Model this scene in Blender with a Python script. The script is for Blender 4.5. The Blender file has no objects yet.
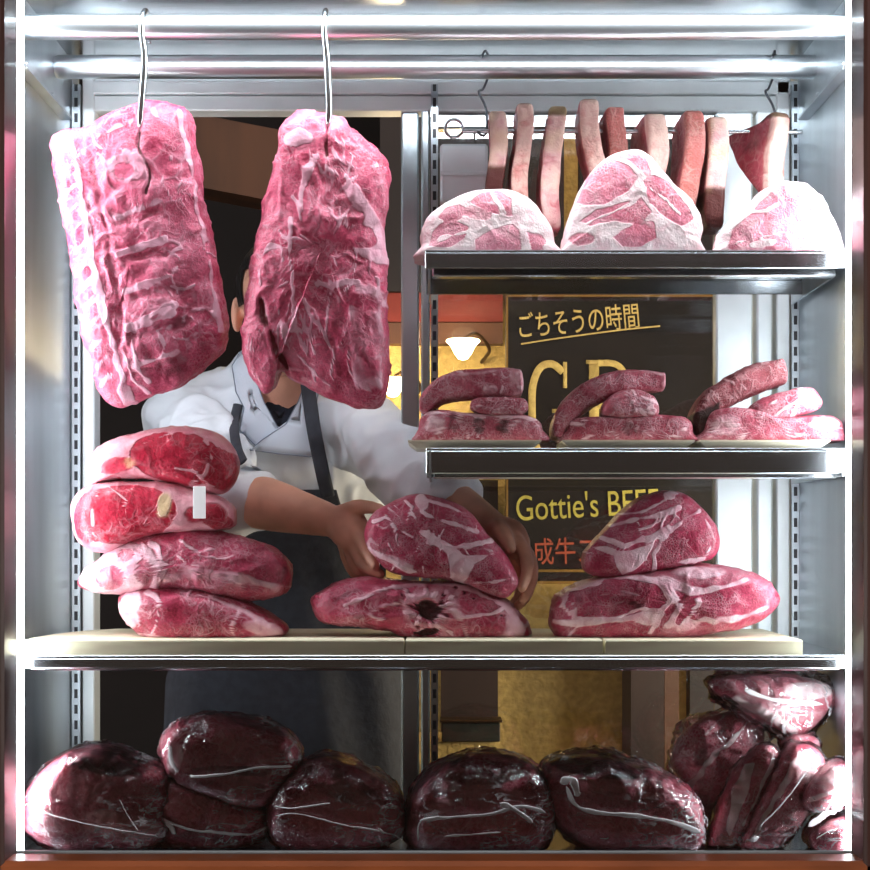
import bpy, math, random
import numpy as np
from mathutils import Vector, Matrix

random.seed(4); rng = np.random.default_rng(7)
F = 1457.0; CX = 435.0; CY = 540.0; CZ = 1.15
sc = bpy.context.scene
COL = sc.collection

def W(px, py, Y): return np.array([(px-CX)*Y/F, Y, CZ+(CY-py)*Y/F])
def X(px, Y): return (px-CX)*Y/F
def Z(py, Y): return CZ+(CY-py)*Y/F

# ------------------------------------------------------------------ noise
def _h(ix, iy, iz, s):
    n = (ix*374761393 + iy*668265263 + iz*2147483647 + s*1274126177) & 0xffffffff
    n = ((n ^ (n >> 13))*1274126177) & 0xffffffff
    n = ((n ^ (n >> 15))*2246822519) & 0xffffffff
    return ((n ^ (n >> 16)) & 0xffff)/65535.0
def vnoise(P, s=0):
    P = np.asarray(P, float); I = np.floor(P).astype(np.int64); f = P-I; f = f*f*(3-2*f)
    r = 0
    for a in (0, 1):
        for b in (0, 1):
            for c in (0, 1):
                w = (f[:,0] if a else 1-f[:,0])*(f[:,1] if b else 1-f[:,1])*(f[:,2] if c else 1-f[:,2])
                r = r + w*_h(I[:,0]+a, I[:,1]+b, I[:,2]+c, s)
    return r*2-1
def fbm(P, sc_, o=3, s=0):
    r = 0; a = 1.0; t = 0
    for k in range(o):
        r = r + a*vnoise(np.asarray(P)*sc_*(2**k)+17.3*k, s+k); t += a; a *= .5
    return r/t
def ridge(P, sc_, s=0): return 1-np.abs(vnoise(np.asarray(P)*sc_, s))*2

# ------------------------------------------------------------------ tags
def tag(o, label=None, cat=None, group=None, kind=None):
    if label: o['label'] = label
    if cat: o['category'] = cat
    if group: o['group'] = group
    if kind: o['kind'] = kind
    return o
def empty(name, loc, label, cat, group=None):
    o = bpy.data.objects.new(name, None); COL.objects.link(o); o.location = loc; o.empty_display_size = .05
    return tag(o, label, cat, group)
WM = {}
def wloc(o):
    v = Vector((0,0,0))
    while o is not None: v += o.location; o = o.parent
    return v
def link(name, V, Fc, mat, parent=None, smooth=True, origin=None, col=None):
    V = np.asarray(V, float)
    if origin is None:
        origin = np.array([(V[:,0].min()+V[:,0].max())/2, (V[:,1].min()+V[:,1].max())/2, V[:,2].min()])
    origin = np.asarray(origin, float)
    me = bpy.data.meshes.new(name); me.from_pydata((V-origin).tolist(), [], Fc); me.update()
    if smooth: me.polygons.foreach_set('use_smooth', [True]*len(me.polygons))
    mats = mat if isinstance(mat, (list, tuple)) else [mat]
    for m in mats: me.materials.append(m)
    if col is not None:
        a = me.color_attributes.new('paint', 'FLOAT_COLOR', 'POINT'); a.data.foreach_set('color', np.asarray(col, np.float32).ravel())
    o = bpy.data.objects.new(name, me); COL.objects.link(o)
    if parent is not None:
        o.parent = parent; o.location = Vector(origin)-wloc(parent)
    else: o.location = origin
    return o

# ------------------------------------------------------------------ primitive geometry (all return V, F)
def box(x0, x1, y0, y1, z0, z1, b=0.0):
    if b <= 0:
        V = [(x,y,z) for x in (x0,x1) for y in (y0,y1) for z in (z0,z1)]
        Fc = [(0,1,3,2),(4,6,7,5),(0,4,5,1),(2,3,7,6),(0,2,6,4),(1,5,7,3)]
        return np.array(V, float), Fc
    b = min(b, (x1-x0)*.45, (y1-y0)*.45, (z1-z0)*.45)
    V = []; idx = {}
    S = [(x0,x1),(y0,y1),(z0,z1)]
    for cx in (0,1):
        for cy in (0,1):
            for cz in (0,1):
                c = (cx,cy,cz)
                for ax in range(3):
                    p = []
                    for k in range(3):
                        v = S[k][c[k]]
                        if k != ax: v += b*(1 if c[k]==0 else -1)
                        p.append(v)
                    idx[(c,ax)] = len(V); V.append(p)
    Fc = []
    for ax in range(3):
        o1,o2 = (ax+1)%3,(ax+2)%3
        for s in (0,1):
            q = []
            for (u,v) in ((0,0),(1,0),(1,1),(0,1)):
                c = [0,0,0]; c[ax]=s; c[o1]=u; c[o2]=v; q.append(idx[(tuple(c),ax)])
            Fc.append(q if s else q[::-1])
        for u in (0,1):
            for v in (0,1):
                a=[0,0,0]; a[o1]=u; a[o2]=v; a[ax]=0; c2=list(a); c2[ax]=1
                q=[idx[(tuple(a),o1)],idx[(tuple(c2),o1)],idx[(tuple(c2),o2)],idx[(tuple(a),o2)]]
                Fc.append(q if (u==v) else q[::-1])
    for c in [(i,j,k) for i in (0,1) for j in (0,1) for k in (0,1)]:
        q=[idx[(c,0)],idx[(c,1)],idx[(c,2)]]
        Fc.append(q if (sum(c)%2==1) else q[::-1])
    return np.array(V, float), Fc
def join(parts):
    V=[];Fc=[];n=0
    for v,f in parts:
        V.append(np.asarray(v,float)); Fc += [tuple(i+n for i in q) for q in f]; n += len(v)
    return np.concatenate(V), Fc
def catmull(P, n, closed=False):
    P = np.asarray(P, float)
    m = len(P)
    if closed: Q = np.vstack([P[-1:],P,P[:2]]); segs = m
    else: Q = np.vstack([2*P[:1]-P[1:2],P,2*P[-1:]-P[-2:-1]]); segs = m-1
    out=[]; K=14
    for i in range(segs):
        p0,p1,p2,p3 = Q[i],Q[i+1],Q[i+2],Q[i+3]
        t = np.linspace(0,1,K,endpoint=False)[:,None]
        out.append(.5*((2*p1)+(-p0+p2)*t+(2*p0-5*p1+4*p2-p3)*t*t+(-p0+3*p1-3*p2+p3)*t**3))
    out = np.vstack(out+([] if closed else [P[-1:]]))
    D = out if not closed else np.vstack([out,out[:1]])
    L = np.concatenate([[0],np.cumsum(np.linalg.norm(np.diff(D[:,:3],axis=0),axis=1))])
    s = np.linspace(0,L[-1],n,endpoint=not closed)
    return np.stack([np.interp(s,L,D[:,k]) for k in range(D.shape[1])],1)
def sweep(pts, rad, n=16, m=None, p=2.0, side=None, closed_path=False, cap=True, capk=.9):
    """pts: list of 3D; rad: list of r or (ra, rb): ra across 'side', rb across the other axis"""
    R = np.array([(r,r) if np.isscalar(r) else r for r in rad], float)
    D = np.hstack([np.asarray(pts,float),R])
    if m is None: m = max(len(pts)*6, 8)
    D = catmull(D, m, closed=closed_path)
    P = D[:,:3]; R = np.maximum(D[:,3:],1e-4)
    T = np.gradient(P,axis=0) if not closed_path else np.roll(P,-1,0)-np.roll(P,1,0)
    T /= np.linalg.norm(T,axis=1)[:,None]+1e-12
    if side is None:
        a = np.array([0,0,1.0]) if abs(T[0][2])<.9 else np.array([1.0,0,0])
        A=[]; a0 = np.cross(T[0],np.cross(a,T[0])); a0/=np.linalg.norm(a0)
        for t in T:
            a0 = a0-np.dot(a0,t)*t; a0/=np.linalg.norm(a0); A.append(a0)
        A=np.array(A)
    else:
        s_=np.asarray(side,float); A = s_[None]-(T@s_)[:,None]*T; A/=np.linalg.norm(A,axis=1)[:,None]
    B = np.cross(T,A)
    th = np.linspace(0,2*np.pi,n,endpoint=False)
    c=np.sign(np.cos(th))*np.abs(np.cos(th))**(2/p); s=np.sign(np.sin(th))*np.abs(np.sin(th))**(2/p)
    rings=[]
    def ring(k,sc_=1.0,off=0.0):
        return P[k]+off*T[k]+A[k]*0+ (c[:,None]*A[k]*R[k,0]+s[:,None]*B[k]*R[k,1])*sc_
    if cap and not closed_path:
        for a in (.25,.5,.72,.9): rings.append(ring(0,math.sin(a*math.pi/2),-math.cos(a*math.pi/2)*min(R[0])*capk))
    for k in range(m): rings.append(ring(k))
    if cap and not closed_path:
        for a in (.9,.72,.5,.25): rings.append(ring(m-1,math.sin(a*math.pi/2),math.cos(a*math.pi/2)*min(R[-1])*capk))
    V=np.vstack(rings); K=len(rings); Fc=[]
    for i in range(K if closed_path else K-1):
        for j in range(n):
            j2=(j+1)%n; i2=(i+1)%K
            Fc.append((i*n+j,i*n+j2,i2*n+j2,i2*n+j))
    if not closed_path:
        V=np.vstack([V,rings[0].mean(0)[None],rings[-1].mean(0)[None]]); a=len(V)-2; b=a+1
        for j in range(n):
            j2=(j+1)%n; Fc.append((a,j2,j)); Fc.append((b,(K-1)*n+j,(K-1)*n+j2))
    return V,Fc
def ellipsoid(c, r, n=24, m=16, M=None):
    V=[];Fc=[]
    for i in range(m+1):
        t=math.pi*i/m
        for j in range(n):
            a=2*math.pi*j/n; V.append((math.sin(t)*math.cos(a)*r[0],math.sin(t)*math.sin(a)*r[1],math.cos(t)*r[2]))
    for i in range(m):
        for j in range(n):
            j2=(j+1)%n; Fc.append((i*n+j,(i+1)*n+j,(i+1)*n+j2,i*n+j2))
    V=np.array(V)
    if M is not None: V=V@np.array(M.to_3x3()).T
    return V+np.asarray(c),Fc
def grid(fn, nu, nv):
    V=[fn(i/(nu-1),j/(nv-1)) for i in range(nu) for j in range(nv)]
    Fc=[(i*nv+j,(i+1)*nv+j,(i+1)*nv+j+1,i*nv+j+1) for i in range(nu-1) for j in range(nv-1)]
    return np.array(V,float),Fc
def solid(V,Fc,t,axis=1):
    """thicken an open sheet along an axis"""
    n=len(V); V2=V.copy(); V2[:,axis]+=t
    from collections import Counter
    e=Counter()
    for q in Fc:
        for a,b in zip(q,q[1:]+q[:1]): e[(a,b)]+=1
    side=[(b,a,a+n,b+n) for (a,b) in e if (b,a) not in e]
    return np.vstack([V,V2]), [tuple(q) for q in Fc]+[tuple(i+n for i in q[::-1]) for q in Fc]+side
def polyprism(pts3, t):
    """flat polygon of 3D points given thickness along +y"""
    P=np.array(pts3,float); n=len(P); c=P.mean(0)
    V=np.vstack([P,c[None]]); Fc=[(i,(i+1)%n,n) for i in range(n)]
    return solid(V,Fc,t)

# ------------------------------------------------------------------ materials
def newmat(name):
    m=bpy.data.materials.new(name); m.use_nodes=True; nt=m.node_tree; nt.nodes.clear()
    out=nt.nodes.new('ShaderNodeOutputMaterial'); return m,nt,out
def srgb(r,g,b):
    f=lambda c:(c/255/12.92) if c/255<=.04045 else ((c/255+.055)/1.055)**2.4
    return (f(r),f(g),f(b),1)
def N(nt,t,**k):
    n=nt.nodes.new(t)
    for a,b in k.items():
        if a.startswith('i_'):
            n.inputs[a[2:].replace('_',' ')].default_value=b
        else: setattr(n,a,b)
    return n
def math_(nt,op,a,b=None,clamp=False):
    n=nt.nodes.new('ShaderNodeMath'); n.operation=op; n.use_clamp=clamp
    for i,v in enumerate((a,b)):
        if v is None: continue
        if isinstance(v,(int,float)): n.inputs[i].default_value=v
        else: nt.links.new(v,n.inputs[i])
    return n.outputs[0]
def mixc(nt,f,a,b,mode='MIX'):
    n=nt.nodes.new('ShaderNodeMix'); n.data_type='RGBA'; n.blend_type=mode
    for s,v in ((n.inputs[0],f),(n.inputs[6],a),(n.inputs[7],b)):
        if isinstance(v,(int,float)): s.default_value=v
        elif isinstance(v,tuple): s.default_value=v
        else: nt.links.new(v,s)
    return n.outputs[2]
def maprange(nt,v,a,b,c=0.0,d=1.0):
    n=nt.nodes.new('ShaderNodeMapRange'); n.interpolation_type='SMOOTHSTEP'
    nt.links.new(v,n.inputs[0])
    for i,q in enumerate((a,b,c,d)): n.inputs[i+1].default_value=q
    return n.outputs[0]
def simple(name,c,rough=.5,metal=0.0,noise=0.0,nscale=20,bump=0.0,coat=0.0,stretch=(1,1,1),emit=None,estr=0.0,spec=.5):
    m,nt,out=newmat(name); p=N(nt,'ShaderNodeBsdfPrincipled')
    p.inputs['Base Color'].default_value=c; p.inputs['Roughness'].default_value=rough; p.inputs['Metallic'].default_value=metal
    p.inputs['Coat Weight'].default_value=coat; p.inputs['Specular IOR Level'].default_value=spec
    tc=N(nt,'ShaderNodeTexCoord'); mp=N(nt,'ShaderNodeMapping'); mp.inputs['Scale'].default_value=stretch
    nt.links.new(tc.outputs['Object'],mp.inputs[0])
    no=N(nt,'ShaderNodeTexNoise'); no.inputs['Scale'].default_value=nscale; no.inputs['Detail'].default_value=4
    nt.links.new(mp.outputs[0],no.inputs['Vector'])
    if noise:
        dark=tuple(x*(1-noise) for x in c[:3])+(1,); lite=tuple(min(1,x*(1+noise)) for x in c[:3])+(1,)
        nt.links.new(mixc(nt,maprange(nt,no.outputs[0],.3,.7),dark,lite),p.inputs['Base Color'])
    if bump:
        b=N(nt,'ShaderNodeBump'); b.inputs['Strength'].default_value=bump; b.inputs['Distance'].default_value=.01
        nt.links.new(no.outputs[0],b.inputs['Height']); nt.links.new(b.outputs[0],p.inputs['Normal'])
    if emit: p.inputs['Emission Color'].default_value=emit; p.inputs['Emission Strength'].default_value=estr
    nt.links.new(p.outputs[0],out.inputs[0]); return m
def meat(name,lean1,lean2,fat,dark=(60,20,28),marb=.6,ms=70,rough=.42,lump=.5,coat=0.15,bump=.5,web=.7,speck=.6):
    m,nt,out=newmat(name); L=nt.links.new
    p=N(nt,'ShaderNodeBsdfPrincipled'); p.inputs['Roughness'].default_value=rough; p.inputs['Specular IOR Level'].default_value=.35; p.inputs['Coat Weight'].default_value=coat; p.inputs['Coat Roughness'].default_value=.22
    tc=N(nt,'ShaderNodeTexCoord'); oi=N(nt,'ShaderNodeObjectInfo')
    add=N(nt,'ShaderNodeVectorMath',operation='ADD'); sc_=N(nt,'ShaderNodeVectorMath',operation='SCALE'); cmb=N(nt,'ShaderNodeCombineXYZ')
    for i in range(3): L(oi.outputs['Random'],cmb.inputs[i])
    L(cmb.outputs[0],sc_.inputs[0]); sc_.inputs['Scale'].default_value=9.0
    L(tc.outputs['Object'],add.inputs[0]); L(sc_.outputs[0],add.inputs[1]); V=add.outputs[0]
    # domain warp
    wn=N(nt,'ShaderNodeTexNoise'); wn.inputs['Scale'].default_value=ms*.35; wn.inputs['Detail'].default_value=2; L(V,wn.inputs['Vector'])
    ws=N(nt,'ShaderNodeVectorMath',operation='SCALE'); ws.inputs['Scale'].default_value=.55/ms; wv=N(nt,'ShaderNodeVectorMath',operation='ADD')
    L(wn.outputs['Color'],ws.inputs[0]); L(V,wv.inputs[0]); L(ws.outputs[0],wv.inputs[1]); V2=wv.outputs[0]
    def noise(s,d=3,dist=0.0,v=V):
        n=N(nt,'ShaderNodeTexNoise'); n.inputs['Scale'].default_value=s; n.inputs['Detail'].default_value=d; n.inputs['Distortion'].default_value=dist; L(v,n.inputs['Vector']); return n.outputs[0]
    at=N(nt,'ShaderNodeAttribute',attribute_name='paint'); sp=N(nt,'ShaderNodeSeparateColor'); L(at.outputs['Color'],sp.inputs[0])
    big=noise(ms*.18,3,.6); mid=noise(ms*.6,3,1.0,V2); fine=noise(ms*4.5,3)
    base=mixc(nt,maprange(nt,big,.35,.65),srgb(*lean1),srgb(*lean2))
    base=mixc(nt,math_(nt,'MULTIPLY',maprange(nt,fine,.35,.7),.35),base,srgb(*[min(255,int(c*1.3)) for c in lean2]))
    def vein(n,w):
        a=math_(nt,'ABSOLUTE',math_(nt,'SUBTRACT',n,.5)); return maprange(nt,a,0.0,w,1.0,0.0)
    v1=vein(mid,.045); v2=vein(noise(ms*1.5,2,.8,V2),.045)
    brk=maprange(nt,noise(ms*.33,2),.38,.56)
    fr=sp.outputs[0]
    vo=N(nt,'ShaderNodeTexVoronoi',feature='DISTANCE_TO_EDGE'); vo.inputs['Scale'].default_value=ms*.55; L(V2,vo.inputs['Vector'])
    vo2=N(nt,'ShaderNodeTexVoronoi',feature='DISTANCE_TO_EDGE'); vo2.inputs['Scale'].default_value=ms*3.4; L(V2,vo2.inputs['Vector'])
    wb=math_(nt,'MULTIPLY',maprange(nt,vo.outputs[0],.0,.11,1,0),math_(nt,'MULTIPLY',maprange(nt,noise(ms*.25,2),.45,.66),web))
    wb2=math_(nt,'MULTIPLY',maprange(nt,vo2.outputs[0],.0,.22,.8,0),math_(nt,'MULTIPLY',maprange(nt,noise(ms*.5,2,.5),.40,.66),speck))
    veins=math_(nt,'MULTIPLY',math_(nt,'MAXIMUM',v1,math_(nt,'MULTIPLY',v2,.7)),math_(nt,'MULTIPLY',brk,marb))
    veins=math_(nt,'MAXIMUM',veins,math_(nt,'MULTIPLY',math_(nt,'MAXIMUM',wb,wb2),.72))
    fm=maprange(nt,math_(nt,'ADD',fr,math_(nt,'MULTIPLY',math_(nt,'SUBTRACT',mid,.5),lump)),.32,.66)
    fm=math_(nt,'MAXIMUM',fm,veins)
    fcol=mixc(nt,maprange(nt,noise(ms*.8,3,.5),.35,.72),srgb(*fat),srgb(*[int(fat[i]*.72+lean2[i]*.28) for i in range(3)]))
    c=mixc(nt,fm,base,fcol)
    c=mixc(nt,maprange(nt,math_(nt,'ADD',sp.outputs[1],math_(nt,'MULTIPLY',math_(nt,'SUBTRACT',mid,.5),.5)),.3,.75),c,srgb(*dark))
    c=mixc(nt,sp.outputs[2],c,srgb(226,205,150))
    L(c,p.inputs['Base Color'])
    b=N(nt,'ShaderNodeBump'); b.inputs['Strength'].default_value=min(1,bump*1.6); b.inputs['Distance'].default_value=.005
    h=math_(nt,'ADD',math_(nt,'MULTIPLY',mid,.6),math_(nt,'ADD',math_(nt,'MULTIPLY',fine,.22),math_(nt,'MULTIPLY',fm,.25)))
    L(h,b.inputs['Height']); L(b.outputs[0],p.inputs['Normal'])
    L(p.outputs[0],out.inputs[0]); return m
def glassy(name,refl=.06,rough=.01,tint=(1,1,1,1)):
    m,nt,out=newmat(name); L=nt.links.new
    t=N(nt,'ShaderNodeBsdfTransparent'); t.inputs[0].default_value=tint
    g=N(nt,'ShaderNodeBsdfGlossy'); g.inputs['Roughness'].default_value=rough
    lw=N(nt,'ShaderNodeFresnel'); lw.inputs[0].default_value=1.45
    mx=N(nt,'ShaderNodeMixShader'); L(math_(nt,'ADD',lw.outputs[0],refl-.035,True),mx.inputs[0]); L(t.outputs[0],mx.inputs[1]); L(g.outputs[0],mx.inputs[2]); L(mx.outputs[0],out.inputs[0])
    return m
def film(name,white=.35,gl=.16,scale=30,stretch=(1,1,1),rough=.09):
    """thin crinkled clear plastic"""
    m,nt,out=newmat(name); L=nt.links.new
    tc=N(nt,'ShaderNodeTexCoord'); mp=N(nt,'ShaderNodeMapping'); mp.inputs['Scale'].default_value=stretch; L(tc.outputs['Object'],mp.inputs[0])
    n=N(nt,'ShaderNodeTexNoise'); n.inputs['Scale'].default_value=scale; n.inputs['Detail'].default_value=4; n.inputs['Distortion'].default_value=1.2; L(mp.outputs[0],n.inputs['Vector'])
    n2=N(nt,'ShaderNodeTexNoise'); n2.inputs['Scale'].default_value=scale*.35; L(tc.outputs['Object'],n2.inputs['Vector'])
    r=maprange(nt,math_(nt,'ABSOLUTE',math_(nt,'SUBTRACT',n.outputs[0],.5)),0,.05,1,0)
    r=math_(nt,'MULTIPLY',r,maprange(nt,n2.outputs[0],.45,.65))
    b=N(nt,'ShaderNodeBump'); b.inputs['Strength'].default_value=.55; b.inputs['Distance'].default_value=.006; L(n.outputs[0],b.inputs['Height'])
    t=N(nt,'ShaderNodeBsdfTransparent'); g=N(nt,'ShaderNodeBsdfGlossy'); g.inputs['Roughness'].default_value=rough; L(b.outputs[0],g.inputs['Normal'])
    d=N(nt,'ShaderNodeBsdfDiffuse'); d.inputs[0].default_value=(.85,.85,.88,1)
    fr=N(nt,'ShaderNodeFresnel'); fr.inputs[0].default_value=1.4
    m1=N(nt,'ShaderNodeMixShader'); L(math_(nt,'ADD',fr.outputs[0],gl-.04,True),m1.inputs[0]); L(t.outputs[0],m1.inputs[1]); L(g.outputs[0],m1.inputs[2])
    m2=N(nt,'ShaderNodeMixShader'); L(math_(nt,'MULTIPLY',r,white),m2.inputs[0]); L(m1.outputs[0],m2.inputs[1]); L(d.outputs[0],m2.inputs[2]); L(m2.outputs[0],out.inputs[0])
    return m
def emis(name,c,s):
    m,nt,out=newmat(name); e=N(nt,'ShaderNodeEmission'); e.inputs[0].default_value=c; e.inputs[1].default_value=s; nt.links.new(e.outputs[0],out.inputs[0]); return m
def slotted(name):
    m,nt,out=newmat(name); L=nt.links.new
    p=N(nt,'ShaderNodeBsdfPrincipled'); p.inputs['Metallic'].default_value=1; p.inputs['Roughness'].default_value=.3
    tc=N(nt,'ShaderNodeTexCoord'); s=N(nt,'ShaderNodeSeparateXYZ'); L(tc.outputs['Object'],s.inputs[0])
    fz=math_(nt,'FRACT',math_(nt,'MULTIPLY',s.outputs[2],40.0)); a=math_(nt,'GREATER_THAN',fz,.42)
    b=math_(nt,'LESS_THAN',math_(nt,'ABSOLUTE',s.outputs[0]),.0028); k=math_(nt,'MULTIPLY',a,b)
    L(mixc(nt,k,(.55,.6,.65,1),(.01,.012,.02,1)),p.inputs['Base Color']); L(math_(nt,'SUBTRACT',1.0,k),p.inputs['Metallic'])
    L(p.outputs[0],out.inputs[0]); return m

M_steel=simple('brushed steel',(.56,.62,.66,1),.34,1,.10,14,.05,stretch=(1,1,.12))
M_steel_h=simple('brushed steel shelf',(.42,.44,.46,1),.2,1,.08,18,.04,stretch=(.1,1,1))
M_chrome=simple('polished rail',(.74,.80,.83,1),.33,1,.05,25,.03,stretch=(.05,1,1))
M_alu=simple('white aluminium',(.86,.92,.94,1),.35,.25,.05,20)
M_slot=slotted('slotted upright')
M_led=emis('led tube',(.86,.94,1,1),15.0)
M_hook=simple('hook steel',(.75,.78,.8,1),.2,1,.05,40)
M_darkhook=simple('dull wire',(.16,.17,.19,1),.35,1,.1,40)
M_glass=glassy('front glass',.035)
M_doorglass=glassy('door glass',.10,.02,(.93,.95,.95,1))
M_board=simple('pale wood board',srgb(250,238,206),.55,0,.14,9,.06,stretch=(.6,6,6))
M_plate=simple('cream tray',srgb(232,224,200),.4,0,.03,15)
M_woodframe=simple('varnished frame wood',srgb(136,72,38),.35,0,.3,16,.1,coat=.3,stretch=(.3,.3,1))
M_woodside=simple('dark frame wood',srgb(60,28,20),.4,0,.3,16,.1,coat=.3,stretch=(1,1,.15))
M_seal=simple('grey glazing bead',(.5,.55,.58,1),.3,.8,.05,20)
M_plaster=simple('ochre plaster',srgb(216,180,104),.85,0,.16,60,.9)
M_darkwall=simple('dark shop wall',srgb(26,18,20),.7,0,.3,4)
M_brown=simple('brown timber',srgb(92,54,30),.55,0,.35,8,.1,stretch=(1,1,.2))
M_darkwood=simple('dark timber post',srgb(44,24,16),.5,0,.4,10,.1,stretch=(1,1,.2))
M_red=simple('red painted band',srgb(120,34,18),.6,0,.15,10)
M_slate=simple('black signboard',srgb(24,17,13),.5,0,.35,7,.03,spec=.3)
M_gold=simple('gold lettering',srgb(246,206,120),.6,.0,.18,60,.1)
M_chalk=simple('yellow chalk',srgb(206,190,84),.8,0,.15,80)
M_redchalk=simple('red chalk',srgb(176,80,54),.8,0,.15,80)
M_goldline=simple('thin gold frame',srgb(150,112,48),.4,.3,.1,30)
M_skin=simple('skin',srgb(224,166,140),.5,0,.10,25,.12)
M_hair=simple('black hair',srgb(24,20,20),.5,0,.35,60,.8,stretch=(1,1,.25))
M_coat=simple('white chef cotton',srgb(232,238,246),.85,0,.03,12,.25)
M_lapel=simple('shaded white cotton',srgb(212,221,234),.85,0,.03,12,.25)  # darker, bluer coat white: lapel shading put into the cloth colour
M_edgeshade=simple('grey edge shade',srgb(128,138,156),.9)  # grey that stands in for the shadow line around the lapels
M_apron=simple('charcoal apron',srgb(52,56,66),.8,0,.12,60,.2)
M_navy=simple('navy shirt cloth',srgb(20,26,44),.85,0,.12,60,.2)
M_trouser=simple('dark trouser cloth',srgb(26,30,40),.85,0,.12,40,.2)
M_shoe=simple('black shoe leather',(.02,.02,.02,1),.35,0,.1,30)
M_eye=simple('eye white',(.8,.8,.78,1),.2); M_iris=simple('dark iris',(.03,.015,.01,1),.2); M_lip=simple('lips',srgb(176,96,84),.5)
M_tape=simple('white paper band',(.95,.97,1,1),.4,emit=(1,1,1,1),estr=.25)  # faint glow of its own added to brighten the paper
M_floor=simple('shop floor tile',srgb(50,40,34),.5,0,.2,6)
M_lamp=emis('glowing lamp glass',(1,.78,.45,1),22)
M_brass=simple('dark brass',srgb(70,48,24),.4,.7)
M_menu=simple('dark green menu box',srgb(30,36,28),.5,0,.2,30)

m_hang=meat('hanging beef',(172, 46, 80),(204, 96, 124),(234,182,200),(96,40,50),.5,60,.4,.55,web=.7,speck=.4)
m_hang2=meat('hanging beef deep',(164, 36, 70),(196, 84, 112),(232,178,194),(110,16,32),.5,55,.38,.5,web=.6,speck=.4)
m_pink=meat('pink marbled beef',(205,100,120),(222,138,156),(250,232,232),(150,60,70),.35,75,.45,.35)
m_red=meat('deep red rib eye',(150, 14, 40),(180, 36, 62),(234, 172, 182),(70,16,24),.35,50,.36,.45,web=.3,speck=.3)
m_marb=meat('marbled shoulder',(142,20,54),(174,52,84),(252, 214, 224),(86,14,30),.28,85,.4,.18,web=.15,speck=.65)
m_base=meat('rough cut beef',(136, 22, 48),(176, 58, 88),(242, 196, 208),(70,12,26),.5,60,.42,.5,web=.35,speck=.4)
m_steak=meat('strip steak',(136, 30, 54),(182, 84, 102),(244, 206, 214),(66,30,32),.7,85,.48,.45,web=.4,speck=.8)
m_aged=meat('aged crust steak',(110, 38, 46),(150, 72, 80),(222, 176, 178),(58,36,32),.8,95,.6,.5,coat=0.0)
m_slice=meat('hung steak slice',(150, 40, 60),(178, 76, 92),(226, 190, 184),(78,34,30),.4,80,.5,.5,coat=.05)
m_vac=meat('vacuum packed beef',(164, 52, 76),(206, 114, 130),(244, 204, 210),(34,6,14),.38,45,.3,.5,coat=.4,web=.4,speck=.3)
m_vac2=meat('bagged steak',(176, 66, 86),(208, 120, 134),(250, 232, 232),(50,16,22),.45,60,.35,.45,coat=.3,web=.3,speck=.5)
M_film=film('vacuum film',.55,.07,26,(1,1,2.2))
M_bag=film('loose clear bag',.8,.13,24,(1,1,1))
m_seamw,_nt,_o=newmat('white film weld')
_d=N(_nt,'ShaderNodeBsdfPrincipled'); _d.inputs['Base Color'].default_value=(.9,.86,.88,1); _d.inputs['Roughness'].default_value=.2; _d.inputs['Alpha'].default_value=.8; _nt.links.new(_d.outputs[0],_o.inputs[0])

# ------------------------------------------------------------------ painting of meat surfaces
def E(cx,cy,rx,ry,ang=0,fat=None,dark=None,yel=None,h=0,edge=.45): return ('E',(cx,cy,rx,ry,ang),edge,fat,dark,yel,h)
def S(pts,w,fat=None,dark=None,yel=None,h=0): return ('S',(pts,w),0,fat,dark,yel,h)
def G(pts,fat=None,dark=None,yel=None,h=0,edge=2.5): return ('G',pts,edge,fat,dark,yel,h)
def ring_(cx,cy,rx,ry,w,fat=1,h=.0015,a0=0,a1=360):
    return S([(cx+rx*math.cos(math.radians(t)),cy+ry*math.sin(math.radians(t))) for t in np.linspace(a0,a1,20)],w,fat=fat,h=h)
def sdseg(P,pts):
    pts=np.asarray(pts,float); d=np.full(len(P),1e9)
    for a,b in zip(pts[:-1],pts[1:]):
        ab=b-a; t=np.clip(((P-a)@ab)/(ab@ab+1e-9),0,1); d=np.minimum(d,np.linalg.norm(P-a-t[:,None]*ab,axis=1))
    return d
def inpoly(P,pts):
    pts=np.asarray(pts,float); ins=np.zeros(len(P),bool); n=len(pts)
    for i in range(n):
        a=pts[i]; b=pts[(i+1)%n]
        c=((a[1]>P[:,1])!=(b[1]>P[:,1]))
        xx=(b[0]-a[0])*(P[:,1]-a[1])/(b[1]-a[1]+1e-12)+a[0]
        ins^=c&(P[:,0]<xx)
    return ins
def sm(x): x=np.clip(x,0,1); return x*x*(3-2*x)
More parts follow.
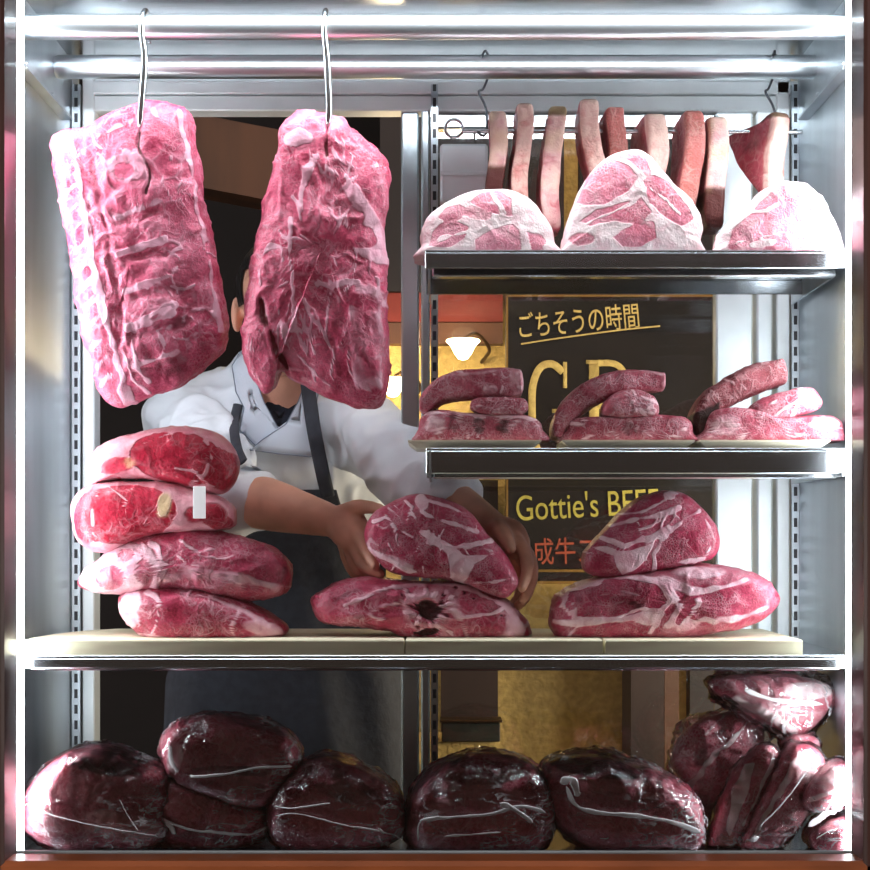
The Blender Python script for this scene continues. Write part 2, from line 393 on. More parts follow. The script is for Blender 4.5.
def paint_eval(V,Y,ops,base,warp=1.5,seed=0,front=None):
    px=CX+V[:,0]*F/Y; py=CY-(V[:,2]-CZ)*F/Y
    Q=np.stack([px,py],1); n3=np.stack([px/13,py/13,np.full(len(px),seed*3.1)],1)
    Q=Q+warp*np.stack([vnoise(n3,1)+.3*vnoise(n3*2.7,5),vnoise(n3,2)+.3*vnoise(n3*2.7,6)],1)
    fat=np.full(len(V),float(base)); dark=np.zeros(len(V)); yel=np.zeros(len(V)); H=np.zeros(len(V))
    for k,g,edge,f,d,y,h in ops:
        if k=='E':
            cx,cy,rx,ry,a=g; a=math.radians(a); u=(Q[:,0]-cx)*math.cos(a)+(Q[:,1]-cy)*math.sin(a); v=-(Q[:,0]-cx)*math.sin(a)+(Q[:,1]-cy)*math.cos(a)
            m=sm((1+edge/2-np.sqrt((u/rx)**2+(v/ry)**2))/edge)
        elif k=='S':
            n1=vnoise(np.stack([px/8+g[1]*7,py/8,px*0+seed],1),8); n2=vnoise(np.stack([px/22+g[1],py/22,px*0+seed],1),11)
            m=sm(1.3-sdseg(Q,g[0])/(g[1]*np.maximum(.4,.95+.6*n2+.25*n1)))*np.clip(1.0+.6*n1+.3*n2,.35,1)
        else:
            pts=g; dd=sdseg(Q,list(pts)+[pts[0]]); m=sm(.5+np.where(inpoly(Q,pts),dd,-dd)/(2*edge))
        if f is not None: fat=fat*(1-m)+f*m
        if d is not None: dark=dark*(1-m)+d*m
        if y is not None: yel=yel*(1-m)+y*m
        H+=h*m
    return fat,dark,yel,H
SURF={}
def finalize(name,V,Fc,Y,mat,ops,base,amp,floor,seed,parent=None,warp=1.5,origin=None,lump=0.0):
    me=bpy.data.meshes.new('t'); me.from_pydata(V.tolist(),[],Fc); me.update()
    nr=np.zeros(len(V)*3,np.float32); me.vertices.foreach_get('normal',nr); nr=nr.reshape(-1,3); bpy.data.meshes.remove(me)
    cc=V.mean(0)
    if np.mean(np.einsum('ij,ij->i',nr,V-cc))<0: nr=-nr; Fc=[tuple(q[::-1]) for q in Fc]
    fat,dark,yel,H=paint_eval(V,Y,ops,base,warp,seed)
    sd=np.array([seed*7.7,seed*3.3,seed*1.9])
    H=H*.62; d=amp*(fbm(V+sd,20,3,seed)+.45*fbm(V+sd,62,3,seed+9)+.5*np.maximum(ridge(V+sd+fbm(V,30,2,3)[:,None]*.01,38,seed+4)-.55,0)*2*(fbm(V+sd,14,2,seed+2)>0))+H+lump*fbm(V+sd,10,2,seed+5)
    V=V+nr*d[:,None]
    V[:,0]=np.clip(V[:,0],-.5833,.5833)
    if floor is not None: V[:,2]=np.where(V[:,2]<floor+.0015,floor+.0006,V[:,2])
    col=np.stack([fat,dark,yel,np.ones(len(V))],1)
    o=link(name,V,Fc,mat,parent,col=col,origin=origin); SURF[o.name]=(V,nr,Fc,Y)
    return o
def blob_geo(outline,Y,yf,yb,p=2.6,shape=(0,0,1),center=None,res=2.0,tilt=0.0):
    O=np.array(outline,float)
    per=np.linalg.norm(np.diff(np.vstack([O,O[:1]]),axis=0),axis=1).sum()
    n=int(min(300,max(60,per/res))); C=catmull(O,n,True)
    c=np.array(center,float) if center else np.array([(O[:,0].min()+O[:,0].max())/2,(O[:,1].min()+O[:,1].max())/2])
    Yp=Y-yf*.4
    rmin=min(np.ptp(O[:,0]),np.ptp(O[:,1]))/2
    def prof(depth):
        t=np.linspace(0,np.pi/2,200); r=np.sin(t)**(2/p); y=np.cos(t)**(2/p)*depth/(Y/F)
        L=np.concatenate([[0],np.cumsum(np.hypot(np.diff(r*rmin),np.diff(y)))]); m=max(8,int(L[-1]/res))
        s=np.linspace(0,L[-1],m+1)[1:]; return np.interp(s,L,r),np.interp(s,L,y)*(Y/F)
    rf,y1=prof(yf); rb,y2=prof(yb); rb=rb[:-1][::-1]; y2=y2[:-1][::-1]
    rings=[];
    def ring(r,dy,k):
        q=c+(C-c)*r; x=(q[:,0]-CX)*Yp/F; z=CZ+(CY-q[:,1])*Yp/F
        if k>0:
            cx=(c[0]-CX)*Yp/F; cz=CZ+(CY-c[1])*Yp/F; s=1+(shape[2]-1)*k
            x=cx+(x-cx)*s+shape[0]*k; z=cz+(z-cz)*s+shape[1]*k
        yy=np.full(n,Y+dy)+tilt*(z-(CZ+(CY-c[1])*Yp/F))
        return np.stack([x,yy,z],1)
    for r,y in zip(rf,y1): rings.append(ring(r,-y,0))
    for r,y in zip(rb,y2): rings.append(ring(r,y,y/yb))
    K=len(rings); V=np.vstack(rings+[ring(0,-yf,0)[:1],ring(0,yb,1)[:1]]); a=K*n; b=a+1; Fc=[]
    j=np.arange(n); j2=(j+1)%n
    for i in range(K-1):
        Fc+=np.stack([i*n+j,(i+1)*n+j,(i+1)*n+j2,i*n+j2],1).tolist()
    Fc+=[(a,int(u),int(v)) for u,v in zip(j,j2)]
    Fc+=[(b,(K-1)*n+int(v),(K-1)*n+int(u)) for u,v in zip(j,j2)]
    return V,Fc
_seed=[1]
def blob(name,label,cat,outline,Y,yf,yb,mat,ops=(),base=0.0,p=2.6,amp=.003,floor=None,shape=(0,0,1),center=None,group=None,res=2.0,parent=None,tilt=0.0,warp=1.5,lump=0.0):
    _seed[0]+=1
    V,Fc=blob_geo(outline,Y,yf,yb,p,shape,center,res,tilt)
    o=finalize(name,V,Fc,Y-yf*.8,mat,list(ops),base,amp,floor,_seed[0],parent,warp,lump=lump)
    return tag(o,label,cat,group)
def strip(name,label,cat,spine,half,Y,dep,mat,ops=(),base=0.0,p=4.6,amp=.003,floor=None,group=None,parent=None):
    """a thick steak seen from its long edge, bent along a spine given on the front plane"""
    _seed[0]+=1
    P=[W(a,b,Y) for a,b in spine]; k=Y/F
    V,Fc=sweep(P,[(dep,h*k) for h in half],n=64,m=90,p=p,side=(0,1,0),capk=.3)
    o=finalize(name,V,Fc,Y-dep*.6,mat,list(ops),base,amp,floor,_seed[0],parent)
    return tag(o,label,cat,group)

# ================================================================== THE SETTING
YB=2.36      # back plane of the case
def st(name,V,Fc,mat,smooth=False): return tag(link(name,V,Fc,mat,smooth=smooth),kind='structure')
st('floor',*box(-3,3.2,2.42,5.3,-.02,0),M_floor)
st('floor_street',*box(-3,3.2,-1.0,2.42,-.02,0),simple('grey pavement',srgb(60,60,62),.8,0,.2,5))
st('wall_back',*box(-3,3.2,5.2,5.3,0,3.3),M_darkwall)
YW=3.35
st('wall_ochre',*box(X(386,YW),X(690,YW),YW,YW+.1,0,2.6),M_plaster)
st('wall_right',*box(X(690,3.3),X(1100,3.3),3.3,3.4,0,2.6),M_darkwall)
st('ceiling',*box(-3,3.2,2.5,5.3,3.3,3.4),M_darkwall)
st('wall_left',*box(-3.1,-3,2.4,5.3,0,3.3),M_darkwall)
YF=1.955
st('trim_bottom',*box(-.68,.68,YF-.02,1.99,Z(905,YF),Z(858.5,YF),.006),M_woodframe)
st('trim_left',*box(X(-60,YF),X(8,YF),YF-.02,2.0,.45,2.2,.004),M_woodside)
st('trim_right',*box(X(860,YF),X(960,YF),YF-.02,2.0,.45,2.2,.004),M_woodside)
st('trim_top',*box(-.68,.68,YF-.02,2.0,Z(-14,YF),2.2,.004),M_woodside)
st('wall_front',*box(-.9,.9,YF,1.999,0,Z(905,YF)-.001),M_woodside)
# shop details behind
st('trim_ceiling_beam',*polyprism([W(100,95,3.9),W(384,150,3.9),W(384,222,3.9),W(100,168,3.9)],.15),M_brown)
st('trim_upper_panel_1',*box(X(380,3.3),X(564,3.3),3.30,3.349,Z(291,3.3),3.2),M_darkwall)
st('trim_upper_panel_2',*box(X(580,3.3),X(689,3.3),3.30,3.349,Z(291,3.3),3.2),M_darkwall)
st('trim_red_band',*box(X(386,3.3),X(503,3.3),3.31,3.349,Z(321,3.3),Z(292,3.3)),M_red)
st('trim_rail',*box(X(386,3.3),X(503,3.3),3.31,3.349,Z(343,3.3),Z(322,3.3)),M_brown)
st('trim_post_1',*box(X(441,3.2),X(498,3.2),3.2,3.33,0,Z(480,3.2)),M_darkwood)
st('trim_post_2',*box(X(631,3.15),X(664,3.15),3.15,3.3,0,Z(600,3.15)),M_darkwood)
st('trim_post_3',*box(X(664.5,3.2),X(679,3.2),3.2,3.33,0,Z(600,3.2)),M_brown)
st('trim_ledge',*box(X(380,3.0),X(500,3.0),3.0,3.15,0,Z(742,3.0)),M_plaster)

# ================================================================== DISPLAY CASE
case=empty('display_case',(0,2.18,Z(853,2.0)),'tall stainless steel refrigerated meat display case behind the shop window','display case')
def part(name,V,Fc,mat,parent=case,smooth=False,**k): return link(name,V,Fc,mat,parent,smooth,**k)
ZC=1.922; ZF=Z(861,2.0)
part('side_panel',*box(-.60,-.585,2.0,YB+.03,ZF-.05,ZC+.02),M_steel)
part('side_panel',*box(.585,.60,2.0,YB+.03,ZF-.05,ZC+.02),M_steel)
part('ceiling_panel',*box(-.585,.585,2.0,YB+.03,ZC,ZC+.02),M_steel_h)
part('floor_panel',*box(-.585,.585,2.0,YB+.03,ZF-.03,ZF),M_steel_h)
part('glazing_bead',*box(-.585,.585,1.993,2.0005,ZF+.0005,Z(851,1.993),.002),M_seal)
fg=part('front_glass',*box(-.584,.584,2.001,2.006,ZF+.001,ZC-.002),M_glass)
# back frame
YH=YB
part('header_panel',*join([box(X(94,YH),X(790,YH),YH-.005,YH+.03,Z(82,YH),ZC-.001), box(X(94,YH),X(800,YH),YH-.012,YH+.03,Z(96,YH),Z(83,YH),.002),
     box(X(94,YH),X(800,YH),YH-.008,YH+.03,Z(112,YH),Z(97,YH),.002)]),M_alu)
part('corner_post',*box(-.584,X(74,YB),YB-.012,YB+.03,ZF+.001,ZC-.001,.002),M_alu)
part('corner_post',*box(X(84,YB),X(96,YB),YB-.012,YB+.03,ZF+.001,ZC-.001,.002),M_alu)
part('corner_post',*box(X(797,YB),.584,YB-.012,YB+.03,ZF+.001,ZC-.001,.002),M_alu)
part('corner_post',*box(X(775,YB),X(788,YB),YB-.012,YB+.03,ZF+.001,ZC-.001,.002),M_alu)
part('stile_or_glare',*box(X(401,YB),X(419,YB),YB+.0,YB+.03,ZF+.001,Z(112,YB),.003),M_steel)
part('stile_or_glare',*box(X(421,YB),X(430,YB),YB-.01,YB+.02,ZF+.001,Z(112,YB),.003),M_steel)
part('stile_or_glare',*box(X(756,YB),X(772,YB),YB-.006,YB+.03,Z(650,YB),Z(112,YB),.003),M_alu)  # white bar imitating strip light mirrored in the door glass
part('stile_or_glare',*box(X(716,YB),X(753,YB),YB+.0,YB+.03,Z(650,YB),Z(112,YB),.003),M_alu)  # white panel, likewise built as reflected light in the glass
part('door_rail',*box(X(431,YB),X(716,YB),YB+.002,YB+.03,Z(128,YB),Z(113,YB),.003),M_steel_h)
part('glare_box',*join([box(X(440,YB),X(487,YB),YB-.04,YB-.002,Z(208,YB),Z(150,YB),.004),box(X(440,YB),X(487,YB),YB-.045,YB-.0405,Z(182,YB),Z(178,YB),.001)]),M_alu)  # invented box, its white bands imitate header reflections in the glass
part('back_glass',*box(X(431,YB),X(716,YB),YB+.014,YB+.019,ZF+.002,Z(129,YB)),M_doorglass)
for a,b in ((75,83),(431,438),(789,796)):
    part('slotted_upright',*box(X(a,YB),X(b,YB),YB-.02,YB-.0105,ZF+.001,ZC-.04),M_slot)
# rail bearers on the side walls
for s in (-1,1):
    zc=CZ+.672
    V,Fc=join([box(s*.5845-.006,s*.5845+.0,2.02,2.28,zc-.012,zc+.012,.001) if s>0 else box(-.5845,-.5785,2.02,2.28,zc-.012,zc+.012,.001),
               box(.5675,.5845,2.02,2.28,zc-.015,zc-.011) if s>0 else box(-.5845,-.5675,2.02,2.28,zc-.015,zc-.011)])
    br=part('rail_bearer',V,Fc,M_steel)
    for yy in (2.06,2.2):
        part('screw',*ellipsoid((s*.578,yy,zc),(.003,.004,.004),10,8),M_chrome,br,True)
# light tubes
for s in (-1,1):
    part('light_tube',*sweep([(s*.577,2.022,ZF+.01),(s*.577,2.022,1.3),(s*.577,2.022,ZC-.012)],[.0068]*3,12),M_led,smooth=True)
part('light_tube',*sweep([(-.55,2.016,ZC-.010),(0,2.016,ZC-.010),(.55,2.016,ZC-.010)],[.006]*3,12),M_led,smooth=True)

# shelves
def shelf(name,label,x0,x1,zt,yf,lip,yb):
    e=empty(name,((x0+x1)/2,(yf+yb)/2,zt-lip),label,'shelf')
    link('shelf_plate',*box(x0,x1,yf,yb,zt-.004,zt,.0008),M_steel_h,e,False)
    link('front_lip',*box(x0,x1,yf-.0015,yf+.004,zt-lip,zt-.0042,.001),M_steel_h,e,False)
    link('under_channel',*box(x0+.01,x1-.01,yf+.03,yf+.05,zt-lip-.006,zt-.0045,.002),M_steel_h,e,False)
    link('back_lip',*box(x0,x1,yb-.004,yb,zt-lip,zt-.0042,.001),M_steel_h,e,False)
    for bx in (x0+.004 if x0>-.3 else x0+.02, x1-.012):
        link('bracket',*box(bx,bx+.003,yb-.16,YB-.021,zt-lip-.004,zt-.0045),M_steel,e,False)
    return e
zT=Z(250,2.05); zM=Z(448,2.05); zB=Z(655,2.03)
shelf('steel_shelf','upper stainless steel shelf under the three pink marbled cuts',X(425,2.05),.5835,zT,2.05,.026,2.27)
shelf('steel_shelf','middle stainless steel shelf carrying three trays of stacked steaks',X(426,2.05),.5835,zM,2.05,.036,2.205)
shelf('steel_shelf','full width steel shelf beneath the wooden boards',-.5835,.5835,zB-.0005,2.03,.018,2.33)

# boards
def boardm(name,label,pts,group):
    P=[(x,y) for x,y in pts]; V=np.array([(x,y,zB) for x,y in P]); c=V.mean(0); n=len(P)
    V2=V.copy(); V2[:,2]+=.021
    Vt=(V2-V2.mean(0))*np.array([.994,.99,1])+V2.mean(0); V2b=V2.copy(); V2b[:,2]-=.002
    Vv=np.vstack([V,V2b,Vt]); Fc=[tuple(range(n))[::-1]]+[(i,(i+1)%n,(i+1)%n+n,i+n) for i in range(n)]+[(i+n,(i+1)%n+n,(i+1)%n+2*n,i+2*n) for i in range(n)]+[tuple(range(2*n,3*n))]
    return tag(link(name,Vv,Fc,M_board,smooth=False),label,'board',group)
yb0,yb1=2.032,2.29
boardm('wooden_board','long pale wooden board with cut rounded left corner under the left pile of beef',[(X(22,2.03),yb0),(X(404,2.03),yb0),(X(404,2.03),yb1),(-.50,yb1),(-.54,yb1-.05),(-.565,yb1-.13),(-.575,yb0+.04),(-.572,yb0+.012)],None)
boardm('wooden_board','middle pale wooden board below the right hand of the butcher',[(X(405.5,2.03),yb0),(X(603,2.03),yb0),(X(603,2.03),yb1),(X(405.5,2.03),yb1)],None)
boardm('wooden_board','pale wooden board under the right pair of marbled roasts',[(X(605.5,2.03),yb0),(X(803,2.03),yb0),(X(803,2.03),yb1),(X(605.5,2.03),yb1)],None)
zBt=zB+.021

# ================================================================== RAILS AND HOOKS
def rod(name,label,px0,px1,Y,z,r,mat,cat='rail'):
    V,Fc=sweep([(X(px0,Y),Y,z),(X((px0+px1)/2,Y),Y,z),(X(px1,Y),Y,z)],[r]*3,32,12)
    return tag(link(name,V,Fc,mat),label,cat)
z1=Z(27,2.06); z2=Z(67,2.25)
rod('hanging_rail','thick polished front hanging rail carrying the two big hooks',28,852,2.06,z1,.0175,M_chrome)
rod('hanging_rail','thick polished rear hanging rail carrying two thin wire hooks',61,815,2.25,z2,.018,M_chrome)
def hook(label,xpx,x2,y2):
    Y=2.06; x=X(xpx,Y)
    pts=[(x,2.09,z1-.012),(x,2.087,z1+.012),(x,2.06,z1+.0225),(x,2.036,z1+.006),(x,2.03,z1-.02),(X(xpx*.7+x2*.3,2.03),2.03,Z(60,2.03)),(X(x2,2.03),2.03,Z(y2-15,2.03)),(X(x2-1,2.035),2.034,Z(y2,2.035)),(X(x2-2,2.06),2.058,Z(y2+8,2.05))]
    return tag(link('meat_hook',*sweep(pts,[.002,.0038,.004,.004,.004,.0046,.0046,.004,.0015],12,70),M_hook),label,'hook')
hook('steel hook piercing the left hanging rib section',146,141,124)
hook('steel hook piercing the right hanging beef piece',326,329,122)
YR=2.225; zR=Z(131,YR)
rv=[sweep([(X(463,YR),YR,zR),(X(630,YR),YR,zR-.001),(X(801,YR),YR,zR-.002)],[.0034]*3,12,20)]
a=np.linspace(0,2*np.pi,22,endpoint=False)
rv.append(sweep([(X(454,YR)+.0135*math.cos(t),YR,zR+.004+.0135*math.sin(t)) for t in a],[.0024]*22,10,60,closed_path=True))
tag(link('skewer_rod',*join(rv),M_hook),'thin steel skewer rod with a ring end threading the hung steak slices','skewer')
def whook(px,label):
    pts=[(X(px-3,2.25),2.228,z2+.008),(X(px+1,2.25),2.24,z2+.0215),(X(px+5,2.25),2.262,z2+.019),(X(px+6,2.25),2.274,z2),(X(px,2.25),2.272,z2-.026),
         (X(px-5,2.24),2.25,Z(90,2.24)),(X(px+1,2.23),2.232,Z(105,2.23)),(X(px+3,2.23),2.228,Z(116,2.22)),(X(px+2,2.22),2.226,zR-.004),(X(px-3,2.22),2.222,zR-.0075),(X(px-6,2.22),2.220,zR-.003)]
    return tag(link('wire_hook',*sweep(pts,[.0019]*11,10,70),M_darkhook),label,'hook')
whook(484,'thin dark wire hook holding the left end of the skewer rod')
whook(772,'thin dark wire hook holding the right end of the skewer rod')

# ================================================================== HANGING PRIMALS
rw=random.Random(11)
def mead(poly,n,ln=26,w=(1.1,2.2),fat=(.45,.78),ang=None,h=.0008):
    P=np.array(poly,float); out=[]
    x0,y0=P.min(0); x1,y1=P.max(0)
    while len(out)<n:
        q=np.array([rw.uniform(x0,x1),rw.uniform(y0,y1)])
        if not inpoly(q[None],poly)[0]: continue
        a=rw.uniform(0,6.28) if ang is None else math.radians(ang+rw.uniform(-28,28)); pts=[tuple(q)]
        for _ in range(4):
            a+=rw.uniform(-.6,.6); q=q+ln/4*np.array([math.cos(a),math.sin(a)]); pts.append(tuple(q))
        out.append(S(pts,rw.uniform(*w),fat=rw.uniform(*fat),h=h))
    return out
def pat(poly,n,r=(4,10),fat=None,dark=None,h=0):
    P=np.array(poly,float); x0,y0=P.min(0); x1,y1=P.max(0); out=[]
    while len(out)<n:
        q=(rw.uniform(x0,x1),rw.uniform(y0,y1))
        if not inpoly(np.array([q]),poly)[0]: continue
        out.append(E(q[0],q[1],rw.uniform(*r),rw.uniform(*r)*.6,rw.uniform(0,180),fat=rw.uniform(*fat) if fat else None,dark=rw.uniform(*dark) if dark else None,h=h,edge=.7))
    return out
vert=lambda *a:list(a)
blob('rib_section','large hanging rib section with fat strip down its left edge','beef',
 [(48,137),(58,129),(85,125),(105,113),(125,104),(140,99),(156,98),(172,102),(184,109),(187,122),(190,147),(196,182),(204,222),(212,262),(219,302),(222,327),(220,346),(205,364),(180,384),(152,395),(136,401),(122,408),(108,405),(98,393),(91,370),(83,330),(75,290),(66,240),(58,200),(52,165)],
 2.085,.034,.05,m_hang,[*pat([(90,130),(175,110),(215,330),(150,385)],26,(5,13),fat=(.0,.5)),*mead([(90,130),(175,110),(215,330),(150,385)],34,28),
 G([(48,137),(68,130),(80,190),(92,250),(108,330),(124,405),(105,405),(85,350),(60,220)],fat=.15),
 S([(56,150),(66,215),(80,290),(95,360),(106,395)],5,fat=.3),
 *[S([(58+i*9.2+random.uniform(-2,2),160+i*50),(68+i*9.2,152+i*50)],5,fat=.05) for i in range(5)],
 *[S([(62+i*3.4,176+i*19),(72+i*3.4,166+i*19)],3.2,fat=.75) for i in range(12)],
 S([(70,130),(79,175),(90,235),(103,300),(117,362),(128,402)],5.5,fat=1,h=.0022),
 S([(82,160),(92,205),(104,265),(116,320),(131,378),(145,392)],2.2,fat=.8,h=.001),
 S([(76,140),(87,190),(99,250),(112,310),(124,365)],3.5,fat=0,h=-.0015),
 S([(92,150),(101,200),(112,250),(122,300),(121,335),(128,355)],3.5,fat=.0,dark=.2,h=-.003),
 S([(141,124),(139,150),(151,172),(148,196)],3,dark=.8,h=-.004),
 E(128,168,22,16,0,fat=.6,h=.004),E(126,172,9,7,0,fat=.15),
 S([(100,135),(120,125),(138,118)],3,fat=.8,h=.001),S([(152,110),(165,135),(172,160)],3,fat=.7),
 E(158,140,16,22,0,fat=.3,h=.002),E(168,140,9,15,0,fat=.0),
 *[E(138+i*5.2,196+i*38,25,13,-14,fat=.42,h=.005) for i in range(5)],
 *[E(136+i*5.0,200+i*38,13,7,-20,fat=.05) for i in range(5)],
 *[S([(117+i*4,219+i*37),(138+i*4,212+i*37),(162+i*4,203+i*37)],3.2,fat=1,h=.002) for i in range(5)],
 *[S([(116+i*4,226+i*37),(138+i*4,220+i*37),(158+i*4,213+i*37)],2.4,dark=.35,fat=0,h=-.004) for i in range(5)],
 E(165,250,9,6,30,dark=.45,h=-.003,edge=1.1),E(155,212,9,6,0,dark=.35,h=-.003,edge=1.1),E(176,288,12,7,20,dark=.45,h=-.003,edge=1.2),E(180,322,15,9,-20,dark=.5,h=-.003,edge=1.2),E(150,358,11,10,0,dark=.4,h=-.002,edge=1.2),
 E(172,366,24,12,-30,dark=.5,h=-.003,edge=1.2),E(196,350,22,12,-30,dark=.45,edge=1.2),E(190,238,8,30,-10,fat=.3),E(200,270,6,40,-12,fat=.12),E(193,285,6,10,0,dark=.3),
 S([(178,110),(190,170),(201,230),(212,290),(217,330)],2.2,fat=.85,h=.001),
 S([(136,330),(145,320),(160,312),(176,305)],3,fat=1),S([(134,345),(138,368),(148,380)],4,fat=.9,h=.003),
 S([(158,330),(165,345),(163,355)],3,fat=.9),S([(175,340),(188,340),(196,332)],2.5,fat=.8),
 G([(150,400),(150,384),(185,368),(222,330),(222,350),(190,385)],fat=.1,dark=.35),
 ],base=.16,p=3.0,amp=.006,shape=(.02,0,.96))
blob('beef_section','large hanging beef piece with ragged flap at its lower left','beef',
 [(280,127),(290,116),(303,111),(316,110),(330,111),(341,114),(347,124),(360,135),(376,150),(388,163),(391,180),(389,205),(384,228),(384,260),(387,300),(388,345),(388,380),(386,399),(378,408),(362,408),(340,403),(318,394),(298,381),(283,370),(274,374),(271,388),(262,390),(250,377),(243,358),(241,335),(243,318),(247,288),(252,255),(259,220),(265,195),(272,165),(277,145)],
 2.09,.04,.05,m_hang2,[*pat([(285,130),(340,125),(382,180),(380,395),(300,375),(262,290)],34,(5,14),fat=(.0,.52)),*mead([(285,130),(340,125),(382,180),(380,395),(300,375),(262,290)],52,30,ang=70),
 G([(241,325),(256,318),(268,335),(273,360),(273,390),(262,392),(246,368)],fat=.12,h=.006),
 *[S([(246+random.uniform(0,16),322+i*6),(252+random.uniform(0,16),327+i*6)],2.0,fat=.6,h=.003) for i in range(10)],
 S([(259,298),(264,318),(272,335),(276,350),(285,368)],3.6,dark=.95,fat=0,h=-.009),
 S([(276,362),(282,345),(292,338)],2,fat=.8),
 S([(327,118),(327,135),(326,156)],2.2,dark=.9,h=-.006),
 E(299,140,15,9,-10,fat=.85,h=.003),S([(284,152),(300,149),(316,146)],1.6,fat=0,dark=.4,h=-.002),
 E(292,120,20,9,-20,fat=.4),E(335,122,9,8,0,fat=.5),
 S([(318,155),(308,172),(302,190),(300,210)],2.6,fat=1,h=.0015),
 S([(292,220),(290,255),(293,285),(294,310),(298,335),(306,350)],2.2,fat=1,h=.0015),
 S([(340,192),(352,180),(365,172),(376,165)],3,fat=.95,h=.001),
 G([(342,188),(356,186),(366,200),(384,225),(388,262),(378,262),(362,258),(348,240),(352,225),(362,228),(366,215),(350,202)],fat=.85,h=.002),
 E(362,238,14,12,0,fat=.2),E(372,182,14,14,0,fat=.25),
 E(318,225,14,16,0,fat=.35,h=.003),E(305,255,12,14,20,fat=.4),E(316,200,12,18,0,fat=.12),
 S([(262,258),(270,246),(282,248),(284,262)],2.6,fat=.9,h=.001),S([(258,268),(262,285),(275,288),(288,283)],2.2,fat=.85,h=.002),
 S([(318,284),(335,284),(348,282),(358,283)],2.2,fat=1),S([(305,300),(312,318),(322,330),(328,345)],2,fat=.9),
 S([(360,290),(372,292),(384,296)],5,fat=.6),
 *[S([(352+i*8,310+i*2),(354+i*8,345),(358+i*7,385)],4.2,fat=.62,h=.001) for i in range(4)],
 E(365,345,16,38,-5,fat=.42),S([(280,320),(290,345),(305,365),(330,385)],2,fat=.6),
 S([(330,370),(350,382),(380,384)],3,dark=.3),E(312,335,9,14,-20,dark=.35),
 G([(300,383),(330,392),(384,392),(386,412),(330,405)],fat=0,dark=.15),
 S([(268,200),(260,240),(252,280)],4,fat=.35),E(288,185,7,18,20,fat=.0,dark=.25),
 *[S([(268+random.uniform(0,60),296+random.uniform(0,60)),(272+random.uniform(0,60),300+random.uniform(0,60))],1.5,fat=.8) for i in range(14)],
 ],base=.20,p=3.0,amp=.006,center=(322,255),shape=(0,0,.96))

# ================================================================== TOP SHELF CUTS (set back on the shelf)
fl=zT
gT=None
blob('marbled_cut','pale pink fat rimmed beef cut at the left end of the upper shelf','beef',
 [(424,262),(421,245),(421,230),(428,216),(443,204),(460,195),(480,190),(500,190),(516,193),(530,202),(543,214),(553,228),(555,242),(556,262)],2.12,.035,.07,m_pink,[
 G([(429,247),(431,232),(442,222),(458,222),(470,228),(466,238),(450,248)],fat=.05),
 G([(437,218),(446,208),(460,205),(470,212),(462,220),(448,224)],fat=.15),
 G([(470,204),(480,193),(500,191),(512,200),(512,218),(500,216),(486,212)],fat=.0),S([(494,198),(500,206),(504,214)],3,fat=.9),
 E(478,215,16,8,15,fat=.45,dark=.12),
 G([(474,258),(474,240),(490,230),(512,222),(520,232),(522,250),(515,260)],fat=.25),
 G([(526,232),(540,234),(548,242),(540,258),(532,260)],fat=.1),S([(440,240),(470,232),(500,224),(518,222)],2.2,fat=1)],
 base=1.0,p=4,amp=.003,floor=fl)
blob('marbled_cut','tall pink marbled beef cut in the middle of the upper shelf','beef',
 [(564,262),(563,246),(566,225),(574,203),(585,181),(600,163),(616,153),(636,148),(650,155),(662,170),(674,184),(688,196),(698,210),(703,225),(702,240),(697,262)],2.11,.035,.07,m_pink,[
 G([(577,203),(588,177),(600,165),(612,160),(628,166),(638,178),(628,192),(604,206),(584,206)],fat=0),
 G([(615,157),(636,150),(646,158),(652,172),(648,180),(640,172),(628,162)],fat=.15),
 G([(642,182),(654,176),(668,182),(678,196),(688,206),(694,220),(682,228),(664,218),(648,204)],fat=.1),S([(650,190),(664,200),(680,215)],2,fat=.9),
 G([(578,222),(596,210),(620,204),(640,198),(652,214),(640,226),(612,222),(590,228)],fat=.25),
 G([(612,238),(632,226),(654,222),(656,238),(640,246),(622,246)],fat=0),S([(572,232),(600,218),(630,206),(644,190)],2,fat=1),
 E(582,240,14,7,0,fat=.35)],base=.95,p=4,amp=.003,floor=fl)
blob('marbled_cut','pink beef cut with a bony tail at the right end of the upper shelf','beef',
 [(719,262),(718,246),(722,230),(736,215),(752,203),(765,189),(784,182),(802,183),(815,190),(826,202),(830,212),(838,225),(845,248),(845,262)],2.08,.027,.07,m_pink,[
 G([(728,248),(732,230),(748,216),(762,200),(778,186),(796,188),(804,200),(800,214),(820,222),(828,238),(826,256),(760,256),(738,256)],fat=.0),
 S([(748,210),(766,212),(776,206)],2.5,fat=.9),S([(735,244),(770,236),(800,228),(816,214)],1.8,fat=.8),
 G([(798,196),(812,192),(818,208),(812,216),(802,208)],fat=.1),E(806,206,4,6,0,fat=1),E(810,211,1.6,1.4,0,dark=1,fat=0),
 E(762,244,14,4,-8,fat=.95),G([(826,240),(838,244),(842,260),(828,258)],fat=.2),
 S([(800,226),(830,214)],4,fat=1)],base=.85,p=4,amp=.003,floor=fl)

